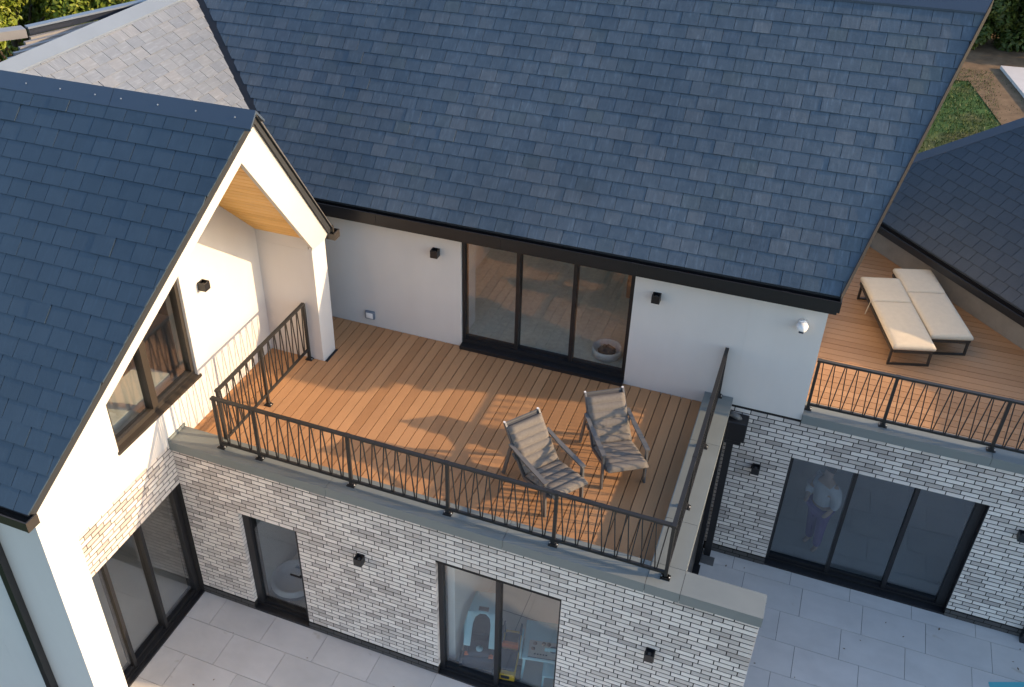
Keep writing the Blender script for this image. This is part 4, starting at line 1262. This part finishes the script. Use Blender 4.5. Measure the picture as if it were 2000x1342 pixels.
t = thing('person', 'person in white top and purple trousers standing behind the three pane lower door', 'person', (1.14, 11.92, 0), rad(235))
V_ = [(0, 0, .93), (0, 0, 1.1), (.01, 0, 1.30), (.0, 0, 1.43), (.02, 0, 1.52), (.03, 0, 1.62), (.03, 0, 1.70),
      (0, .09, .88), (.02, .10, .50), (-.01, .10, .09), (.10, .11, .035),
      (0, -.09, .88), (-.03, -.10, .50), (-.08, -.10, .09), (.03, -.11, .035),
      (0, .17, 1.38), (.0, .23, 1.12), (.13, .20, .95), (.20, .18, .93),
      (0, -.17, 1.38), (.05, -.23, 1.12), (.22, -.14, 1.08), (.29, -.11, 1.09)]
E_ = [(0, 1), (1, 2), (2, 3), (3, 4), (4, 5), (5, 6), (0, 7), (7, 8), (8, 9), (9, 10), (0, 11), (11, 12), (12, 13), (13, 14), (3, 15), (15, 16), (16, 17), (17, 18), (3, 19), (19, 20), (20, 21), (21, 22)]
R_ = [(.12, .15), (.11, .14), (.12, .16), (.09, .12), (.05, .05), (.085, .075), (.075, .065), .085, .055, .04, .035, .085, .055, .04, .035, .055, .042, .034, .03, .055, .042, .034, .03]
skin_body('body', V_, E_, R_, 0, 'skin', t)
skin_body('top', [(0, 0, .95), (0, 0, 1.1), (.01, 0, 1.30), (.0, 0, 1.41), (0, .16, 1.38), (.0, .235, 1.12), (.06, .22, 1.03), (0, -.16, 1.38), (.05, -.235, 1.12), (.13, -.19, 1.09)], [(0, 1), (1, 2), (2, 3), (3, 4), (4, 5), (5, 6), (3, 7), (7, 8), (8, 9)], [(.15, .18), (.14, .17), (.145, .185), (.115, .16), .105, .075, .06, .105, .075, .06], 0, 'shirt', t)
skin_body('trousers', [(0, 0, .95), (0, .09, .86), (.02, .10, .50), (-.01, .10, .10), (0, -.09, .86), (-.03, -.10, .50), (-.08, -.10, .10)], [(0, 1), (1, 2), (2, 3), (0, 4), (4, 5), (5, 6)], [(.135, .165), .11, .08, .065, .11, .08, .065], 0, 'purple', t)
skin_body('hair', [(.01, 0, 1.60), (.0, 0, 1.72), (.03, 0, 1.75)], [(0, 1), (1, 2)], [(.085, .08), (.09, .085), (.06, .06)], 0, 'hair', t, 2)

# ================================================================== BACK LEFT: louvred canopy building, far roof
lv = thing('louvred_canopy', 'flat dark louvred canopy with pale edging behind the grey roof', 'canopy', (-14, 14, 0), world=True)
zl = 7.25
dl = Vector((.402, .916, 0)); nl = Vector((.916, -.402, 0))
o0 = Vector((-11.53, 10.87, zl))
def lbar(a0, a1, b0, b1, z0, z1, n, m):
    a1 = min(a1, (1.10 - .916 * max(b0, b1)) / .402)
    if a1 - a0 < .1: return None
    q = [o0 + dl * a0 + nl * b0, o0 + dl * a1 + nl * b0, o0 + dl * a1 + nl * b1, o0 + dl * a0 + nl * b1]
    return MB().prism([(p.x, p.y, z0) for p in q], [(p.x, p.y, z1) for p in q]).build(n, m, lv)
lbar(.0, 4, -.02, .04, zl - .11, zl, 'fascia', 'navy')
lbar(-.02, 4, -.04, .10, zl + .001, zl + .03, 'fascia_trim', 'flash')
for k in range(5):
    b = .10 + .185 * k
    lbar(-.05 - .16 * k, 4, b, b + .075, zl - .16, zl - .10, 'louvre_slat', 'slat')
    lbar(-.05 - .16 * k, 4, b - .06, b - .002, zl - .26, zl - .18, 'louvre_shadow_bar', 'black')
lbar(-2.0, 4, .1, 1.5, zl - .9, zl - .86, 'canopy_deck', 'black')
q0 = o0 + dl * -.05
MB().hexa([q0 + Vector((-.05, 0, -.09)), q0 + Vector((-.9, -1.0, -.09)), q0 + Vector((-.72, -1.1, -.09)), q0 + Vector((.16, -.12, -.09))],
          [q0 + Vector((-.05, 0, .04)), q0 + Vector((-.9, -1.0, .04)), q0 + Vector((-.72, -1.1, .04)), q0 + Vector((.16, -.12, .04))]).build('end_beam', 'slat', lv)
for a in (-.6, 2.2):
    p = o0 + dl * a - nl * .1
    MB().box(p.x - .06, p.x + .06, p.y - .06, p.y + .06, 0, zl - .3).build('post', 'black', lv)
fr_ = thing('far_roof', 'blue grey pitched roof glimpsed beyond the louvred canopy', 'building', (-16, 22, 0), world=True)
MB().prism([(-18.2, 20.6, 3.4), (-12.0, 20.6, 3.4), (-12.0, 24.2, 6.6), (-18.2, 24.2, 6.6)], [(-18.2, 20.6, 3.3), (-12.0, 20.6, 3.3), (-12.0, 24.2, 6.5), (-18.2, 24.2, 6.5)]).build('roof_slope', 'slate_wing', fr_)
MB().box(-18, -12.2, 21, 27, 0, 3.6).build('wall', 'render', fr_)


lv_ = MB(); rl = random.Random(11)
for k in range(40):
    px_, py_ = (rl.uniform(-7.2, .2), rl.uniform(5.4, 7.4)) if k % 2 else (rl.uniform(-.2, 4.2), rl.uniform(8.8, 11.1))
    a_ = rl.uniform(0, 6.28); q_ = rl.uniform(.012, .028)
    c_, s_2 = math.cos(a_) * q_, math.sin(a_) * q_
    lv_.add([(px_ - c_, py_ - s_2, .004), (px_ + s_2 * .5, py_ - c_ * .5, .007), (px_ + c_, py_ + s_2, .012), (px_ - s_2 * .5, py_ + c_ * .5, .008)], [(0, 1, 2, 3)])
lv_.build('fallen_leaves', 'soil', kind='stuff')

# ================================================================== TREES
def tree(name, label, cat, base, h, rx, ry, rz, zc, n, leaf, m, seed, group, trunk=.16, clumps=26):
    rng = random.Random(seed)
    t = thing(name, label, cat, base, 0, group)
    tr = MB()
    tr.tube([(0, 0, 0), (.1, .05, zc * .5), (0, .1, zc)], [trunk, trunk * .75, trunk * .45], 10)
    cl = []
    for k in range(clumps):
        a = rng.uniform(0, 2 * math.pi); u = rng.uniform(-1, 1); q = rng.uniform(.45, .95)
        s = math.sqrt(1 - u * u)
        cl.append((rx * q * s * math.cos(a), ry * q * s * math.sin(a), zc + rz * q * u, rng.uniform(.28, .5)))
        if k % 2 == 0:
            c_ = cl[-1]
            tr.tube([(0, .05, zc * .45), (c_[0] * .5, c_[1] * .5, (zc * .45 + c_[2]) * .55), (c_[0], c_[1], c_[2])], [trunk * .4, trunk * .25, .012], 6)
    tr.build('trunk', 'bark', t)
    V_, F_ = [], []
    for k in range(n):
        c_ = cl[rng.randrange(clumps)]
        R0 = c_[3] * (rx + ry + rz) / 3
        while True:
            x, y, z = rng.uniform(-1, 1), rng.uniform(-1, 1), rng.uniform(-1, 1)
            dd = x * x + y * y + z * z
            if .15 < dd <= 1: break
        p = Vector((c_[0] + x * R0, c_[1] + y * R0, c_[2] + z * R0 * .85))
        nn = Vector((x + rng.uniform(-.7, .7), y + rng.uniform(-.7, .7), z + .5 + rng.uniform(-.7, .7))).normalized()
        a = nn.cross(Vector((rng.uniform(-1, 1), rng.uniform(-1, 1), rng.uniform(-1, 1)))).normalized(); b = nn.cross(a)
        L = leaf * rng.uniform(.6, 1.3); W = L * .5
        k0 = len(V_)
        V_ += [p - a * L, p + b * W + nn * W * .2, p + a * L, p - b * W + nn * W * .2]
        F_.append((k0, k0 + 1, k0 + 2, k0 + 3))
    MB().add(V_, F_).build('crown', m, t)
    return t


G1 = 'sunlit trees behind the rear wing'
tree('broadleaf_tree', 'yellow green sunlit tree at the far left picture edge', 'tree', (-22.5, 20.5, -.16), 9, 2.6, 2.6, 2.6, 4.0, 30000, .085, 'leaf_lit', 1, G1)
tree('broadleaf_tree', 'yellow green sunlit tree directly behind the louvred canopy', 'tree', (-20.3, 23.0, -.16), 9, 2.5, 2.5, 2.6, 3.6, 30000, .085, 'leaf_lit', 2, G1)
tree('broadleaf_tree', 'darker green tree beside the far blue grey roof', 'tree', (-19.6, 26.5, -.16), 9, 2.2, 2.4, 2.6, 3.6, 18000, .085, 'leaf_dark', 3, G1)
tree('broadleaf_tree', 'sunlit tree farther back at the top left corner', 'tree', (-26.5, 26.0, -.16), 9, 3.2, 3.0, 3.0, 4.4, 20000, .11, 'leaf_lit', 4, G1)
G2 = 'shrubs along the back of the lawn'
tree('garden_shrub', 'large dark green shrub at the lawn edge beside the roof verge', 'shrub', (4.3, 40.7, -.16), 5, 1.7, 1.3, 1.9, 1.75, 20000, .10, 'leaf_dark', 5, G2, .1)
tree('garden_shrub', 'dark green shrub at the top right picture corner', 'shrub', (6.5, 40.9, -.16), 5, 1.8, 1.3, 2.0, 1.85, 20000, .10, 'leaf_dark', 6, G2, .1)
tree('garden_shrub', 'dark shrub behind the pale garden path', 'shrub', (9.2, 41.0, -.16), 5, 1.8, 1.6, 2.2, 2.1, 9000, .11, 'leaf_dark', 7, G2, .1)
tree('garden_shrub', 'taller shrub behind the others at the top right', 'shrub', (5.0, 43.6, -.16), 6, 2.8, 1.6, 2.6, 2.6, 20000, .12, 'leaf_dark', 8, G2, .12)

# lawn blades near the visible patch
def grass():
    rng = random.Random(4)
    V_, F_ = [], []
    for k in range(26000):
        x, y = rng.uniform(1.5, 9), rng.uniform(24, 37.5)
        if not inframe((x, y, -.1), 60): continue
        if x > 5.0 and y > 30 and rng.random() < .9: continue
        if rng.random() < .3 and (math.sin(x * 1.7) * math.cos(y * 1.1) > .35): continue
        a = rng.uniform(0, 6.28); h = rng.uniform(.04, .10); w = .014
        ca, sa = math.cos(a) * w, math.sin(a) * w
        lx, ly = rng.uniform(-.04, .04), rng.uniform(-.04, .04)
        k0 = len(V_)
        V_ += [(x - ca, y - sa, -.16), (x + ca, y + sa, -.16), (x + lx, y + ly, -.16 + h)]
        F_.append((k0, k0 + 1, k0 + 2))
    MB().add(V_, F_).build('grass', 'leaf_dark', kind='stuff')
    o = bpy.data.objects['grass']


grass()
for o in bpy.data.objects:
    if '_world' in o: del o['_world']
